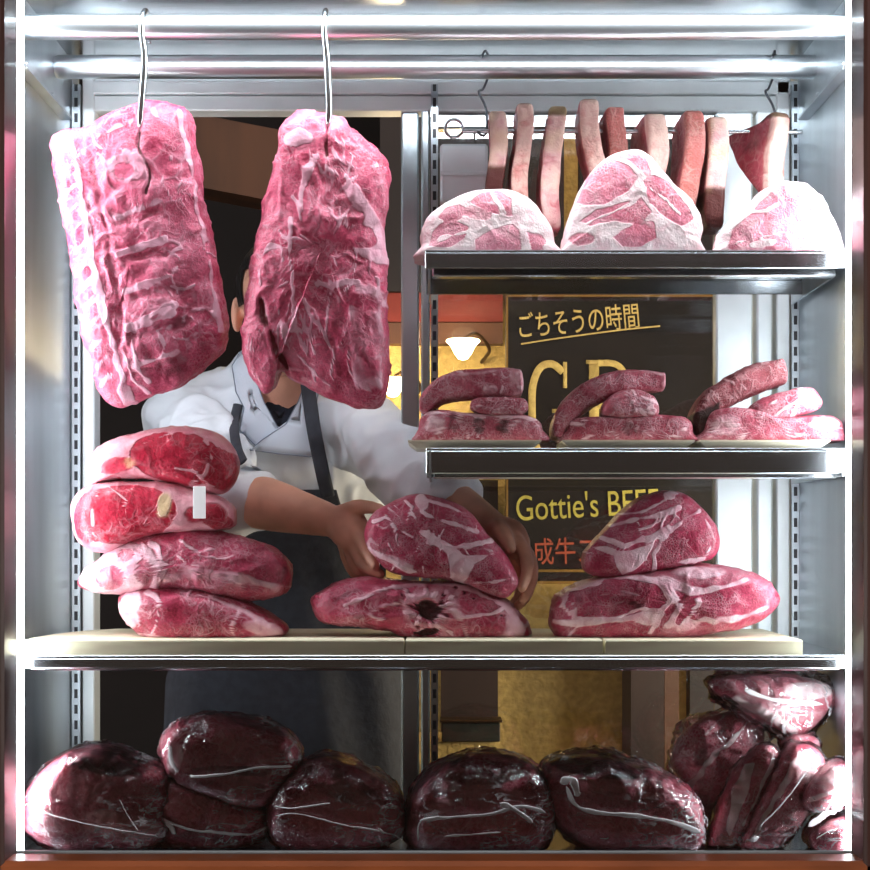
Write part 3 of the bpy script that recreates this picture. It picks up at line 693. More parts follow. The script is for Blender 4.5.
# ================================================================== HUNG STEAK SLICES
sl=[ # px centre, top, bottom, half width px, lean px, depth behind/front, face colour, label
 (497,112,196,8.6,0,.045,'f','leftmost hung slice with greenish brown fat edge and dark lower end'),
 (521,104,212,8.0,1,.045,'p','straight pink edged slice, second from the ring end of the skewer'),
 (552,107,232,9.0,5,.045,'d','long slice with dark crusted top, third from the ring end of the skewer'),
 (593,100,192,9.2,-8,.048,'p','tall leaning slice whose top stands highest, above the middle pink cut'),
 (614,108,165,8.8,2,.045,'r','short red slice directly behind the peak of the middle pink cut'),
 (651,115,185,10.,2,.060,'w','slice with whitish fat edge and crusted left side, just right of the middle cut peak'),
 (688,112,212,9.2,4,.062,'r','bright red slice with dark left face between two pale edged slices'),
 (713,118,228,9.6,-2,.058,'y','yellowish pale edged long slice with a dark lower end'),
 (759,118,200,9.5,3,.070,'t','turned slice showing a red triangular side, nearest the right wire hook')]
for i,(cx,t,b,hw,ln,dep,kind,lab) in enumerate(sl):
    _seed[0]+=1
    Yc=YR+.0; k=Yc/F; zt=Z(t,Yc-dep*.7); zb=Z(b,Yc-dep*.7); H=zt-zb
    # side profile in the depth/height plane
    if kind=='t': prof=[(-.9,0),(-.2,.03),(.75,.10),(1,.0),(.8,-.12),(-.5,-.9),(-.75,-1),(-.95,-.9)]; prof=[(a,c*1) for a,c in prof]
    else: prof=[(-.8,0),(0,.02),(.75,-.03),(1,-.3),(.85,-.75),(.4,-.97),(-.3,-1.0),(-.85,-.95),(-1,-.6),(-1,-.12)]
    O=catmull(np.array([(a*dep,zt+c*H if c<=0 else zt+c*.02) for a,c in prof]),90,True)
    c0=O.mean(0); rr=[]; ys=[]
    ths=np.linspace(0,np.pi/2,22); V=[]; hwm=hw*k
    def addring(r,xx): V.append(np.stack([np.full(len(O),xx),Yc+c0[0]+(O[:,0]-c0[0])*r,c0[1]+(O[:,1]-c0[1])*r],1))
    radii=[.08,.2,.35,.5,.65,.78,.88,.95,.985]
    for r in radii: addring(r,-hwm*(1-max(0,(r-.9)/.1)**3*.35))
    for u in np.linspace(-.55,.55,7): addring(1,hwm*u)
    for r in radii[::-1]: addring(r,hwm*(1-max(0,(r-.9)/.1)**3*.35))
    n=len(O); K=len(V); V=np.vstack(V+[V[0].mean(0)[None],V[-1].mean(0)[None]]); Fc=[]
    for r in range(K-1):
        for j in range(n): Fc.append((r*n+j,r*n+(j+1)%n,(r+1)*n+(j+1)%n,(r+1)*n+j))
    for j in range(n): Fc.append((K*n,(j+1)%n,j)); Fc.append((K*n+1,(K-1)*n+j,(K-1)*n+(j+1)%n))
    ang={'t':.42,'w':.08,'y':.05}.get(kind,0.0)+random.uniform(-.05,.05)
    x=V[:,0].copy(); y=V[:,1]-Yc; V[:,0]=x*math.cos(ang)-y*math.sin(ang); V[:,1]=Yc+x*math.sin(ang)+y*math.cos(ang)
    s=(zt-V[:,2])/H
    V[:,0]+=X(cx,Yc-dep*.5)+ (s-.5)*(-ln)*k*1.2+.004*np.sin(s*5+i)
    # colours: fat on the front edge, lean on the faces
    fe=sm(( -(V[:,1]-Yc)/dep-.62)/.25)
    col=np.zeros((len(V),4)); col[:,3]=1
    nz=fbm(V,40,3,i)
    f={'f':.62,'p':.5,'d':.55,'r':.12,'w':.95,'y':.8,'t':.6}[kind]
    col[:,0]=.12+fe*f+.25*nz*fe
    dk=0
    if kind in 'fy': dk=sm((s-.55)/.2)*.95
    if kind=='d': dk=sm((.14-s)/.1)*.9
    if kind in 'tpw': dk=sm((.05-s)/.05)*.7
    if kind=='r': dk=(1-fe)*.35
    if kind in 'wty': dk=np.maximum(dk,(1-fe)*(.35+.3*nz))
    col[:,1]=dk
    col[:,2]=(np.clip(.3+nz,0,1)*.55*fe*sm((.75-s)/.2) if kind in 'fyd' else .15*fe)
    V=V+(fbm(V,30,3,i+3)*.0025)[:,None]*np.array([1,.8,.3])
    tag(link('steak_slice',V,Fc,m_slice,col=col),lab,'steak','steak slices threaded on the skewer rod')

# ================================================================== MIDDLE SHELF TRAYS AND STEAKS
def tray(px0,px1,label):
    Y=2.095; x0,x1=X(px0,2.06),X(px1,2.06); y0,y1=2.053,2.16; z=zM
    ins=.008; V=[];Fc=[]
    def rect(a,zz): return [(x0+a,y0+a,zz),(x1-a,y0+a,zz),(x1-a,y1-a,zz),(x0+a,y1-a,zz)]
    L=[rect(ins+.004,z+.0005),rect(.0,z+.0095),rect(.0,z+.0115),rect(.004,z+.0115),rect(ins+.006,z+.004)]
    V=[p for q in L for p in q]; 
    for r in range(4):
        for j in range(4): Fc.append((r*4+j,r*4+(j+1)%4,(r+1)*4+(j+1)%4,(r+1)*4+j))
    Fc+= [(3,2,1,0),(16,17,18,19)]
    tag(link('serving_tray',np.array(V),Fc,M_plate,smooth=False),label,'tray','cream trays on the middle shelf')
tray(408,541,'cream tray overhanging the left end of the middle shelf')
tray(562,694,'cream tray in the middle of the middle shelf')
tray(699,829,'cream tray at the right end of the middle shelf')
zt_=zM+.0118
fb=zt_
seam_ops=lambda x0,x1,y0,y1,n,f=.7:[S([(a,b),(a+random.uniform(-9,9),b+random.uniform(-7,7))],random.uniform(1.2,2.4),fat=f) for a,b in [(random.uniform(x0,x1),random.uniform(y0,y1)) for _ in range(n)]]
blob('strip_steak','flat strip steak with pale mottled front lying on the left tray','steak',
 [(421,444),(419,430),(422,417),(432,411),(460,412),(490,414),(520,415),(537,420),(542,430),(539,444)],2.105,.035,.045,m_steak,
 [E(436,426,13,9,0,fat=.5),E(452,424,6,12,0,dark=.6),E(478,426,7,9,0,dark=.6),E(503,427,8,8,0,dark=.6),E(465,428,9,8,20,fat=.3),E(525,428,12,9,0,fat=.35),S([(422,415),(470,413),(536,420)],2,fat=.8)]+seam_ops(425,538,415,440,14),base=.22,p=6,floor=fb)
strip('strip_steak','long strip steak curled over the others on the left tray','steak',
 [(424,412),(429,402),(441,392),(458,387),(480,385),(502,384),(519,383)],[5,9,12,13.5,14,15,12],2.11,.038,m_steak,
 [E(517,382,11,15,0,fat=.5),G([(425,408),(450,390),(500,384),(500,402),(430,420)],dark=.25),E(490,390,8,6,0,fat=.5),S([(430,398),(455,378),(500,370),(520,372)],2,fat=.5)]+seam_ops(440,520,374,395,9),base=.1,floor=None)
blob('small_steak','small pale steak wedged between two strips on the left tray','steak',
 [(470,409),(473,399),(490,397),(510,397),(524,399),(528,406),(524,413),(505,416),(485,415)],2.085,.018,.03,m_steak,
 seam_ops(475,525,398,412,8)+[E(500,406,22,6,0,fat=.35)],base=.3,p=4.5,amp=.002)
blob('strip_steak','flat purplish strip steak lying on the middle tray','steak',
 [(567,444),(567,430),(571,421),(585,417),(615,417),(650,415),(680,416),(691,423),(694,433),(692,444)],2.105,.035,.045,m_steak,
 [E(585,430,14,8,0,fat=.35),E(630,430,10,8,0,dark=.5),E(660,430,12,8,10,fat=.2,dark=.3),E(682,434,8,6,0,fat=.4)]+seam_ops(570,690,420,440,16),base=.15,p=6,floor=fb)
strip('strip_steak','dark strip steak leaning from the shelf up over the middle tray','steak',
 [(556,438),(560,425),(572,408),(590,394),(612,385),(638,382),(660,383)],[5,9,12,13,12.5,11,9],2.12,.04,m_steak,
 [S([(556,420),(575,395),(605,376),(640,371),(668,376)],2,fat=.5),E(664,384,7,10,0,fat=.45),G([(550,440),(570,400),(600,385),(620,395),(580,420),(560,440)],dark=.3)]+seam_ops(570,660,378,405,14,.5),base=.06)
blob('small_steak','small pink rounded steak tucked under the leaning strip on the middle tray','steak',
 [(602,411),(607,400),(620,391),(640,390),(654,397),(659,408),(655,416),(630,418),(608,417)],2.085,.02,.035,m_steak,
 seam_ops(605,655,394,412,10)+[E(620,402,12,7,-20,fat=.35)],base=.22,p=4.5,amp=.002)
blob('strip_steak','bright pink flat strip steak lying on the right tray','steak',
 [(699,445),(704,430),(711,413),(728,408),(750,409),(780,417),(815,416),(837,420),(842,430),(836,445)],2.105,.035,.045,m_steak,
 [E(760,430,75,12,3,fat=.32),E(725,425,12,12,0,fat=.55),E(745,428,6,8,0,dark=.4),E(785,436,12,5,0,dark=.3),E(825,425,14,6,0,fat=.9)]+seam_ops(710,835,415,440,18),base=.3,p=6,floor=fb)
strip('strip_steak','brown aged strip steak leaning up from the left of the right tray','steak',
 [(698,436),(698,422),(708,405),(730,391),(755,379),(778,374)],[6,9,12,13.5,13.5,12],2.125,.04,m_aged,
 [E(770,375,30,10,-10,fat=.28),G([(690,440),(690,415),(720,400),(715,420),(706,440)],dark=.7)]+seam_ops(700,790,368,410,16,.5),base=.1)
blob('steak_wedge','wedge shaped steak with a white fat band resting on the right tray','steak',
 [(752,412),(753,405),(768,396),(790,390),(810,388),(819,396),(822,404),(814,411),(790,418),(768,419)],2.09,.02,.035,m_steak,
 [S([(800,389),(796,402),(792,416)],4,fat=1),E(808,400,12,8,0,fat=.4),E(770,408,14,6,0,dark=.4)]+seam_ops(760,820,394,412,6),base=.2,p=4.5,amp=.002)

# ================================================================== LEFT PILE ON THE BOARD
blob('rib_eye_roast','bright red rib eye roast on top of the left pile','beef',
 [(84,470),(87,456),(103,443),(128,434),(158,428),(190,427),(214,432),(231,446),(237,464),(233,482),(221,493),(200,491),(172,484),(142,478),(110,480),(90,484)],2.125,.055,.10,m_red,[
 E(182,459,55,29,8,fat=.95,edge=.15,h=.001),E(182,459,50,25.5,8,fat=.0,edge=.12,h=-.001),E(222,470,14,20,20,fat=.1),
 S([(205,440),(212,455),(207,474),(190,484)],1.8,fat=.8),S([(146,444),(170,434),(200,436),(222,448)],1.5,fat=.7),S([(175,468),(195,472),(212,486)],1.4,fat=.8),
 E(120,465,18,8,-10,fat=.35,dark=.1),E(112,474,9,4,0,fat=0),E(130,463,5,5,0,yel=.4),S([(90,476),(110,476),(135,472)],2,fat=.9)],
 base=.8,p=3.3,amp=.003,shape=(-.02,0,.95))
blob('rib_eye_roast','red roast wearing a white paper band, second from the top of the left pile','beef',
 [(70,520),(71,502),(82,488),(104,482),(130,481),(165,481),(190,487),(215,495),(230,505),(233,517),(228,528),(200,532),(165,534),(135,541),(103,552),(85,547),(74,536)],2.12,.055,.10,m_red,[
 ring_(122,514,44,22,1.6,.7,0,120,300),E(126,514,58,33,-6,fat=.95,edge=.12),E(125,514,53,29,-6,fat=.0,edge=.1,h=-.001),E(92,516,18,27,10,fat=.1),S([(100,492),(92,512),(95,535),(105,546)],1.6,fat=.75),
 S([(110,487),(128,500),(122,520),(112,535)],1.4,fat=.65),S([(135,540),(150,515),(160,500)],1.6,fat=.5),
 S([(118,482),(150,479),(180,486)],3,fat=1),E(165,505,7,12,10,yel=.8,fat=1),S([(172,485),(182,500),(180,520),(176,534)],4,fat=.9),
 E(195,515,10,9,0,fat=.4),E(212,514,14,11,20,fat=.3),E(218,522,11,6,0,fat=.05,dark=.2)],base=.7,p=3.3,amp=.003)
blob('shank_roast','long roast with sawn bone end on its left, third down the left pile','beef',
 [(76,586),(80,574),(95,562),(108,550),(125,541),(150,533),(175,530),(205,530),(240,537),(268,547),(286,560),(291,578),(284,594),(262,598),(240,600),(200,592),(160,592),(125,594),(95,592)],2.12,.05,.09,m_base,[*mead([(160,538),(285,555),(280,592),(160,590)],22,20),
 E(116,572,36,25,-8,fat=1,edge=.15,h=.003),E(150,567,13,20,12,fat=.4,edge=.3),E(112,577,17,12,-10,fat=.44,edge=.2),E(127,554,11,8,-20,fat=.42,edge=.2),ring_(112,577,20,15,2.6),ring_(127,554,13,10,2.4),ring_(151,566,14,22,2.6,a0=-90,a1=90),S([(143,548),(160,565),(155,588)],3,fat=1,h=.002),
 S([(128,568),(136,560),(134,580)],2.2,fat=1),E(86,578,9,9,0,fat=1),
 G([(160,540),(200,533),(250,542),(284,560),(288,580),(265,592),(235,575),(190,568),(165,562)],fat=.05,dark=.2),
 S([(165,582),(200,572),(240,578),(275,588)],6,fat=.55),S([(180,540),(200,552),(215,548)],1.8,fat=.7),S([(200,556),(225,558),(245,552)],1.6,fat=.6),S([(215,540),(230,548),(250,560)],1.4,fat=.5),S([(178,556),(190,565),(205,566)],1.6,fat=.6),E(268,572,26,20,10,dark=.4,edge=.8)],
 base=.35,p=2.6,amp=.004)
blob('tapered_roast','dark tapered roast at the bottom of the left pile on the board','beef',
 [(117,605),(119,594),(135,588),(160,586),(190,587),(222,594),(252,606),(278,620),(286,630),(280,637),(262,641),(230,644),(195,645),(160,642),(140,636),(124,622)],2.115,.05,.10,m_base,[*mead([(125,595),(200,592),(275,630),(150,640)],18,20,(1,1.8)),
 E(128,610,14,20,10,fat=.65),E(192,618,45,17,6,fat=.0,dark=.35),E(175,606,20,9,-8,fat=.1,dark=.1),S([(146,592),(160,602),(158,625),(150,636)],2.4,fat=.7),
 S([(180,592),(210,596),(240,610),(262,620)],3,fat=.6),S([(170,590),(200,590),(235,604)],2,dark=.4),E(262,628,20,8,15,fat=.62),S([(238,612),(232,630),(235,640)],2.4,fat=.7),S([(140,636),(200,641),(260,637)],3.5,fat=.6),
 S([(190,604),(200,615),(215,622)],1.4,fat=.5)],base=.2,p=2.6,amp=.004,floor=zBt)
V,Fc=sweep([W(200,x,2.062-.0*i) for i,x in enumerate((485,495,508,519))],[(.0006,.0115)]*4,8,12,side=(0,1,0))
tag(link('paper_band',*join([box(X(193.5,2.06),X(206,2.06),2.056,2.0575,Z(518.5,2.06),Z(486.5,2.06),.0004)]),M_tape,smooth=False),'small white paper band stuck on the second roast of the left pile','label')

# ================================================================== CENTRE PAIR
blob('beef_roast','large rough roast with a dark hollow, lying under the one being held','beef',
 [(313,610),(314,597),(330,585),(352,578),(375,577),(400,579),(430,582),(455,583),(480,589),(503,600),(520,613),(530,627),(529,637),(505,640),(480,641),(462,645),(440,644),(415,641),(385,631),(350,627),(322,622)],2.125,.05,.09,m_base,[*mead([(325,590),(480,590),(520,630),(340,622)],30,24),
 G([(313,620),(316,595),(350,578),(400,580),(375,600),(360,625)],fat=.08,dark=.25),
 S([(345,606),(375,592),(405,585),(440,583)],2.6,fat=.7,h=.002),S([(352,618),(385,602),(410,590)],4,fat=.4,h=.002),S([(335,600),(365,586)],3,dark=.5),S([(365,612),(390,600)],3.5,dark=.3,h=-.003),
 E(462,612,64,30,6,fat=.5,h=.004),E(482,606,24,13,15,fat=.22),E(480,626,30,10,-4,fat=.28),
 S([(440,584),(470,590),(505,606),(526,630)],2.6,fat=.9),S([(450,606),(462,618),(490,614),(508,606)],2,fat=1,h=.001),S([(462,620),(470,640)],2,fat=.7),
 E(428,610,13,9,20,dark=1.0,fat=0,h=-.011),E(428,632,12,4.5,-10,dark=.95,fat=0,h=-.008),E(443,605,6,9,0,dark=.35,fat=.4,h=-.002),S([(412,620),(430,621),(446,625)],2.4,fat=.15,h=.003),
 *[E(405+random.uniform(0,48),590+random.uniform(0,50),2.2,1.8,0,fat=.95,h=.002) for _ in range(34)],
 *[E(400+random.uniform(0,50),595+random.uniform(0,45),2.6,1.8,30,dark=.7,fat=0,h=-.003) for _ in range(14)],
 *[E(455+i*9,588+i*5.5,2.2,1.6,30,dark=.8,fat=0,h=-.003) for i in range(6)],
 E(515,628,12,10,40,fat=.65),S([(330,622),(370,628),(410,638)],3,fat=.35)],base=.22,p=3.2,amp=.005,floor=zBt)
blob('held_roast','marbled shoulder roast gripped between both hands of the butcher','beef',
 [(365,540),(366,524),(374,511),(386,504),(402,496),(418,493),(438,497),(457,504),(473,515),(488,534),(504,552),(515,570),(519,583),(513,592),(505,598),(488,594),(468,585),(445,579),(415,577),(393,574),(378,562)],2.115,.042,.075,m_marb,[*mead([(372,525),(420,500),(480,535),(510,585),(400,572)],26,16,(.9,1.7)),
 G([(362,545),(380,560),(412,577),(415,565),(395,555),(370,535)],fat=.5,h=.001),
 S([(368,550),(390,562),(414,574)],3,fat=.8,h=.002),S([(372,545),(392,553),(410,556)],1.6,dark=.5,fat=0),
 S([(384,513),(396,530),(398,545)],2.4,fat=.85),S([(372,522),(386,518),(398,528),(412,536)],2,fat=.85),
 S([(412,515),(420,530),(438,543),(455,553),(465,565)],4.2,fat=.95),S([(404,499),(412,508),(406,520)],2.6,fat=.8),E(422,502,7,8,0,fat=.8),
 S([(422,512),(440,520),(458,526),(478,530)],3.2,fat=.9),S([(430,500),(448,506),(464,514)],2,fat=.7),S([(432,544),(455,546),(480,543),(492,540)],2.6,fat=.95,h=.001),
 S([(444,528),(436,542)],2.5,fat=.8),E(454,538,12,4.5,5,fat=0,yel=.0),
 G([(448,555),(470,555),(496,554),(480,562),(470,575),(462,584),(452,580)],fat=.97),
 G([(470,575),(474,563),(490,555),(503,560),(508,572),(500,578),(484,580)],fat=0),G([(505,560),(518,578),(512,594),(498,588),(510,576)],fat=.05),
 S([(462,584),(485,582),(505,580)],2.6,fat=.8),S([(388,575),(420,576),(450,580)],3,fat=.1),
 S([(388,508),(398,516),(405,530)],1.6,fat=.6),S([(394,505),(404,512)],2,fat=.7)],base=.06,p=3.6,amp=.002,tilt=.12)
# right pair
blob('beef_roast','wide marbled roast on the right board with a dark cut face at its left','beef',
 [(552,626),(553,606),(562,593),(580,584),(605,577),(630,573),(660,569),(690,564),(715,565),(742,569),(764,577),(777,590),(779,603),(768,617),(745,628),(715,634),(680,639),(640,641),(600,641),(565,640)],2.115,.05,.09,m_marb,[*mead([(560,600),(660,572),(770,590),(740,625),(570,635)],44,22,(1,2.2)),
 G([(640,575),(660,565),(700,563),(745,569),(776,588),(776,606),(740,630),(690,637),(650,640)],fat=.42),
 E(715,605,50,20,0,fat=.2),S([(660,625),(700,620),(740,618),(768,608)],6,fat=.85),S([(665,580),(690,592),(720,588),(745,580)],3,fat=.85),E(728,595,14,5,5,fat=.05),E(700,572,24,6,0,fat=.6),
 E(755,592,12,6,20,fat=.1),
 G([(570,592),(600,582),(630,578),(656,585),(668,600),(662,608),(640,606),(610,618),(580,618),(566,606)],fat=.0,dark=.42,edge=2),S([(564,606),(570,591),(600,581),(630,577),(657,584),(670,600),(660,610),(640,607),(612,620),(580,620),(564,606)],2.6,fat=1,h=.001),
 S([(556,622),(580,624),(610,622),(645,614)],3.2,fat=.95,h=.001),S([(558,592),(575,606),(574,618)],2,fat=.8),S([(580,584),(620,576),(658,580),(675,600)],3,fat=.9,h=.001),
 E(645,618,12,7,0,fat=.8),G([(582,628),(610,622),(640,626),(642,638),(590,637)],fat=.05,dark=.1),E(636,604,6,2.5,30,dark=.8),
 *[S([(650+i*9,632-i*3),(662+i*9,612-i*3)],2.4,fat=(.0 if i%2 else .9)) for i in range(6)],S([(600,596),(620,590),(640,596)],1.8,fat=.5),S([(586,604),(610,606),(630,596)],1.6,fat=.5)],
 base=.3,p=3.3,amp=.004,floor=zBt)
blob('beef_roast','triangular marbled shoulder roast stacked on the wide roast at the right','beef',
 [(583,566),(585,553),(594,541),(606,528),(620,514),(636,501),(654,493),(668,490),(684,493),(698,503),(710,517),(718,530),(720,545),(714,557),(700,562),(680,566),(650,572),(620,577),(598,576),(588,573)],2.115,.04,.07,m_marb,[*mead([(592,555),(660,498),(712,530),(705,555),(600,570)],28,16,(.9,1.8)),
 G([(664,528),(680,518),(700,516),(716,530),(718,546),(700,558),(670,562),(645,568),(650,545)],fat=.1),
 S([(655,575),(652,555),(660,540),(676,524),(700,512)],3,fat=.85),G([(592,548),(606,546),(622,552),(640,548),(652,542),(646,558),(632,570),(622,576),(615,568),(612,556)],fat=.97),
 S([(602,538),(625,546),(650,538),(668,528)],3.4,fat=.95,h=.001),S([(612,526),(636,518),(660,516),(680,508)],3,fat=.85),S([(622,514),(645,510),(665,500),(672,492)],2.2,fat=.8),S([(640,530),(660,522)],1.8,fat=.7),
 E(672,495,9,5,0,fat=.8),E(681,498,5,4,0,fat=0),E(600,562,12,8,0,fat=0),S([(706,520),(716,540),(706,556)],2,fat=.7),S([(676,562),(705,558)],2.5,fat=.9)],
 base=.04,p=3.6,amp=.002,tilt=.1)

# ================================================================== VACUUM PACKS ON THE CASE FLOOR
def pack(name,label,outline,Y,yf,yb,ops,welds,base=.1,mat=None,floor=ZF+.002,cat='vacuum pack',ears=(),filmmat=None,p=3.1,amp=.004,lump=.011,fo=1.0,group='vacuum packs on the case floor'):
    o=blob(name,label,cat,outline,Y,yf,yb,mat or m_vac,ops,base,p,amp,floor,group=group,lump=lump)
    V,nr,Fc,Yp=SURF[o.name]
    sd=_seed[0]
    w=ridge(V+sd,30,sd)**3*.003*fo+ridge(V*np.array([1,1,2.2])+sd,55,sd+1)**2*.0016*fo+(fo-1)*.003*(1+fbm(V,18,2,sd))
    V2=V+nr*(.0022+np.maximum(w,0))[:,None]; V2[:,2]=np.maximum(V2[:,2],(floor if floor is not None else 0)-.0012)
    V2[:,0]=np.clip(V2[:,0],-.5842,.5842); V2[:,1]=np.maximum(V2[:,1],2.0075)
    link('plastic_film',V2,Fc,filmmat or M_film,o)
    pxs=CX+V2[:,0]*F/V2[:,1]; pys=CY-(V2[:,2]-CZ)*F/V2[:,1]; fr=nr[:,1]<.1
    def on(a,b):
        d=(pxs-a)**2+(pys-b)**2+np.where(fr,0,1e6); k=np.argmin(d); return W(a,b,V2[k,1]-.002)
    for pts,w_ in welds:
        C=catmull(np.array(pts,float),max(8,len(pts)*6)); P=np.array([on(a,b) for a,b in C])
        P[:,1]=np.convolve(np.pad(P[:,1],3,mode='edge'),np.ones(7)/7,mode='valid')-.002
        k=Y/F; nn=len(P); u=np.arange(nn)
        ww=.75*w_*k*(1+.4*vnoise(np.stack([u*.35,u*0,u*0+sd],1),sd))
        ww[0]*=.3; ww[-1]*=.3; ww=np.maximum(ww,.0005)
        link('film_weld',*sweep(P,[(.0006,x) for x in ww],8,nn*2,side=(0,1,0)),m_seamw,o)
    return o
pack('vacuum_pack','broad vacuum packed beef in the far left corner of the case floor',
 [(20,812),(22,791),(36,775),(58,759),(84,749),(104,752),(132,765),(156,776),(166,790),(162,812),(164,832),(142,846),(100,850),(60,848),(34,840),(22,828)],2.075,.05,.1,
 [E(70,785,40,20,15,fat=.35),E(120,825,45,16,10,fat=.5),E(100,762,45,12,15,dark=.6),E(60,815,24,16,0,fat=.3),S([(50,775),(90,780),(140,800)],5,fat=.35)],
 [([(26,796),(45,812),(80,822),(120,830),(158,836)],.7),([(120,800),(128,815),(138,830)],.5)])
pack('vacuum_pack','small vacuum packed beef tucked under the raised pack on the left',
 [(153,818),(156,800),(168,786),(190,783),(215,794),(245,804),(266,812),(266,835),(245,846),(205,849),(172,845),(158,835)],2.10,.05,.08,
 [E(190,805,25,12,0,fat=.2),E(210,835,40,8,0,dark=.5)],[([(156,815),(185,828),(215,832),(250,834),(268,826)],1.5),([(160,818),(172,828),(176,845)],3.0)])
pack('vacuum_pack','vacuum packed beef raised on top of the small left pack',
 [(163,756),(166,737),(184,724),(212,720),(248,724),(280,731),(296,748),(297,768),(288,790),(266,806),(240,808),(212,800),(188,788),(170,774)],2.09,.055,.09,
 [E(230,752,55,12,4,fat=.3),E(220,728,50,8,3,fat=.0,yel=.0,dark=.1),E(240,790,50,14,10,dark=.4),E(176,758,9,16,0,fat=.6),E(230,770,50,6,2,dark=.5)],
 [([(168,766),(190,776),(225,774),(255,768),(292,766)],1.5),([(170,745),(172,762),(178,772)],2.4)],floor=None)
pack('vacuum_pack','pointed vacuum packed beef just right of the stacked pair',
 [(269,826),(272,803),(290,780),(314,761),(332,761),(365,774),(390,789),(402,806),(406,830),(395,842),(362,851),(312,852),(282,845)],2.09,.06,.09,
 [E(340,785,50,14,25,dark=.5),E(320,810,40,14,15,fat=.25),E(345,838,50,8,0,fat=.4),E(350,822,40,8,8,dark=.2)],
 [([(276,815),(300,814),(340,824),(375,830),(402,838)],.9),([(275,806),(292,808),(330,803)],1.0),([(378,828),(392,838),(403,832)],1.8)])
pack('vacuum_pack','large rounded vacuum pack in the centre of the case floor',
 [(408,822),(412,796),(430,776),(458,761),(490,753),(520,760),(545,778),(557,805),(552,835),(537,851),(492,856),(450,854),(416,846)],2.09,.07,.1,
 [E(480,772,55,14,0,dark=.5),E(480,796,50,9,-6,fat=.4),E(460,830,45,12,0,dark=.3),E(540,815,14,26,15,fat=.35),E(500,848,40,5,0,fat=.35)],
 [([(420,820),(450,817),(490,814),(520,806),(545,812)],2.0),([(445,836),(475,834),(500,832)],1.2),([(500,803),(516,810),(532,822)],3.2),([(418,840),(420,822),(440,816)],1.0)])
pack('vacuum_pack','wide vacuum pack right of centre with a pale welded corner',
 [(545,805),(542,780),(549,763),(575,757),(608,757),(640,766),(670,778),(696,796),(708,820),(706,845),(690,855),(640,857),(590,851),(562,834)],2.09,.07,.1,
 [E(600,768,55,10,4,dark=.6),E(630,788,60,10,12,fat=.35),E(640,800,60,6,10,dark=.4),E(620,832,60,12,6,dark=.2),E(650,848,60,5,0,fat=.4)],
 [([(566,786),(575,804),(595,812),(640,816),(672,822),(700,832)],2.6),([(560,782),(572,780),(578,796)],4.5),([(600,838),(650,842),(700,838)],.8)])
# loose bags at the right
pack('bagged_steak','dark bagged steak leaning at the back of the right heap in a clear bag',
 [(672,765),(678,742),(694,727),(722,716),(750,712),(764,728),(762,750),(748,772),(730,795),(716,826),(700,812),(688,790)],2.20,.03,.04,
 [S([(748,722),(728,742),(705,765),(690,785)],4,fat=.9),S([(725,718),(705,735)],2,fat=.6),E(710,748,26,12,-45,dark=.5)],[],mat=m_vac2,filmmat=M_bag,fo=2.2,floor=None,cat='bagged steak',lump=.004,group='bagged steaks heaped at the right of the case floor')
pack('bagged_steak','greyish pink bagged meat on top of the right heap against the steel side',
 [(712,682),(740,676),(790,676),(824,682),(838,694),(830,712),(812,733),(796,739),(775,731),(755,717),(730,702),(716,692)],2.16,.035,.06,
 [E(780,705,50,12,20,fat=.45),S([(735,700),(765,715),(795,732)],5,fat=.9),E(810,690,25,9,0,fat=.8),S([(725,696),(755,720),(788,740)],2.5,dark=.9)],
 [([(745,690),(775,700),(822,704)],3)],mat=m_vac2,filmmat=M_bag,fo=2.2,floor=None,cat='bagged steak',lump=.004,base=.35,group='bagged steaks heaped at the right of the case floor')
pack('bagged_steak','narrow upright bagged steak with a wide white fat stripe beside the wide pack',
 [(708,852),(714,825),(724,798),(738,770),(754,754),(768,746),(778,750),(780,765),(768,795),(752,828),(738,852),(722,856)],2.10,.02,.05,
 [G([(726,828),(732,790),(746,764),(756,762),(748,790),(738,820),(730,835)],fat=1),S([(776,756),(762,785),(744,825)],2,fat=.75),E(728,842,9,10,0,dark=.4,yel=.15)],
 [([(712,838),(722,852),(738,853),(746,836)],1.3)],mat=m_vac2,cat='bagged steak',lump=.004,group='bagged steaks heaped at the right of the case floor')
pack('bagged_steak','thick bagged steak with pale rounded top leaning in the right heap',
 [(742,852),(744,838),(752,818),(764,795),(776,770),(790,750),(806,745),(820,752),(826,765),(818,786),(812,805),(800,828),(782,846),(760,855)],2.09,.03,.06,
 [S([(800,752),(786,780),(766,812),(752,840)],3,fat=.8),E(806,768,14,20,20,fat=.5,edge=.9),E(780,830,26,12,-40,dark=.25),S([(784,758),(768,790),(756,815)],3,dark=.3,fat=0)],
 [([(740,836),(742,848),(758,855),(775,850)],1.6),([(748,846),(756,838),(764,848)],3.0),([(806,772),(785,800),(760,826)],.9)],mat=m_vac2,base=.2,cat='bagged steak',lump=.004,group='bagged steaks heaped at the right of the case floor')
pack('bagged_steak','pale bagged steak resting against the right steel wall above a smaller piece',
 [(806,808),(808,792),(820,776),(834,765),(848,763),(856,772),(855,795),(842,804),(826,808),(814,812)],2.06,.03,.05,
 [E(834,778,18,12,-20,fat=.5),S([(812,800),(830,790),(852,786)],2,fat=.7)],[([(808,826),(824,815),(842,806)],3.6)],mat=m_vac2,base=.35,floor=None,cat='bagged steak',lump=.004,group='bagged steaks heaped at the right of the case floor')
pack('bagged_steak','small dark bagged piece on the floor in the right corner',
 [(812,840),(820,827),(836,818),(852,816),(855,830),(855,850),(838,854),(820,852)],2.06,.03,.05,
 [E(836,826,14,6,-20,fat=.45)],[([(816,838),(832,830),(850,830)],.8)],mat=m_vac2,cat='bagged steak',lump=.004,group='bagged steaks heaped at the right of the case floor')
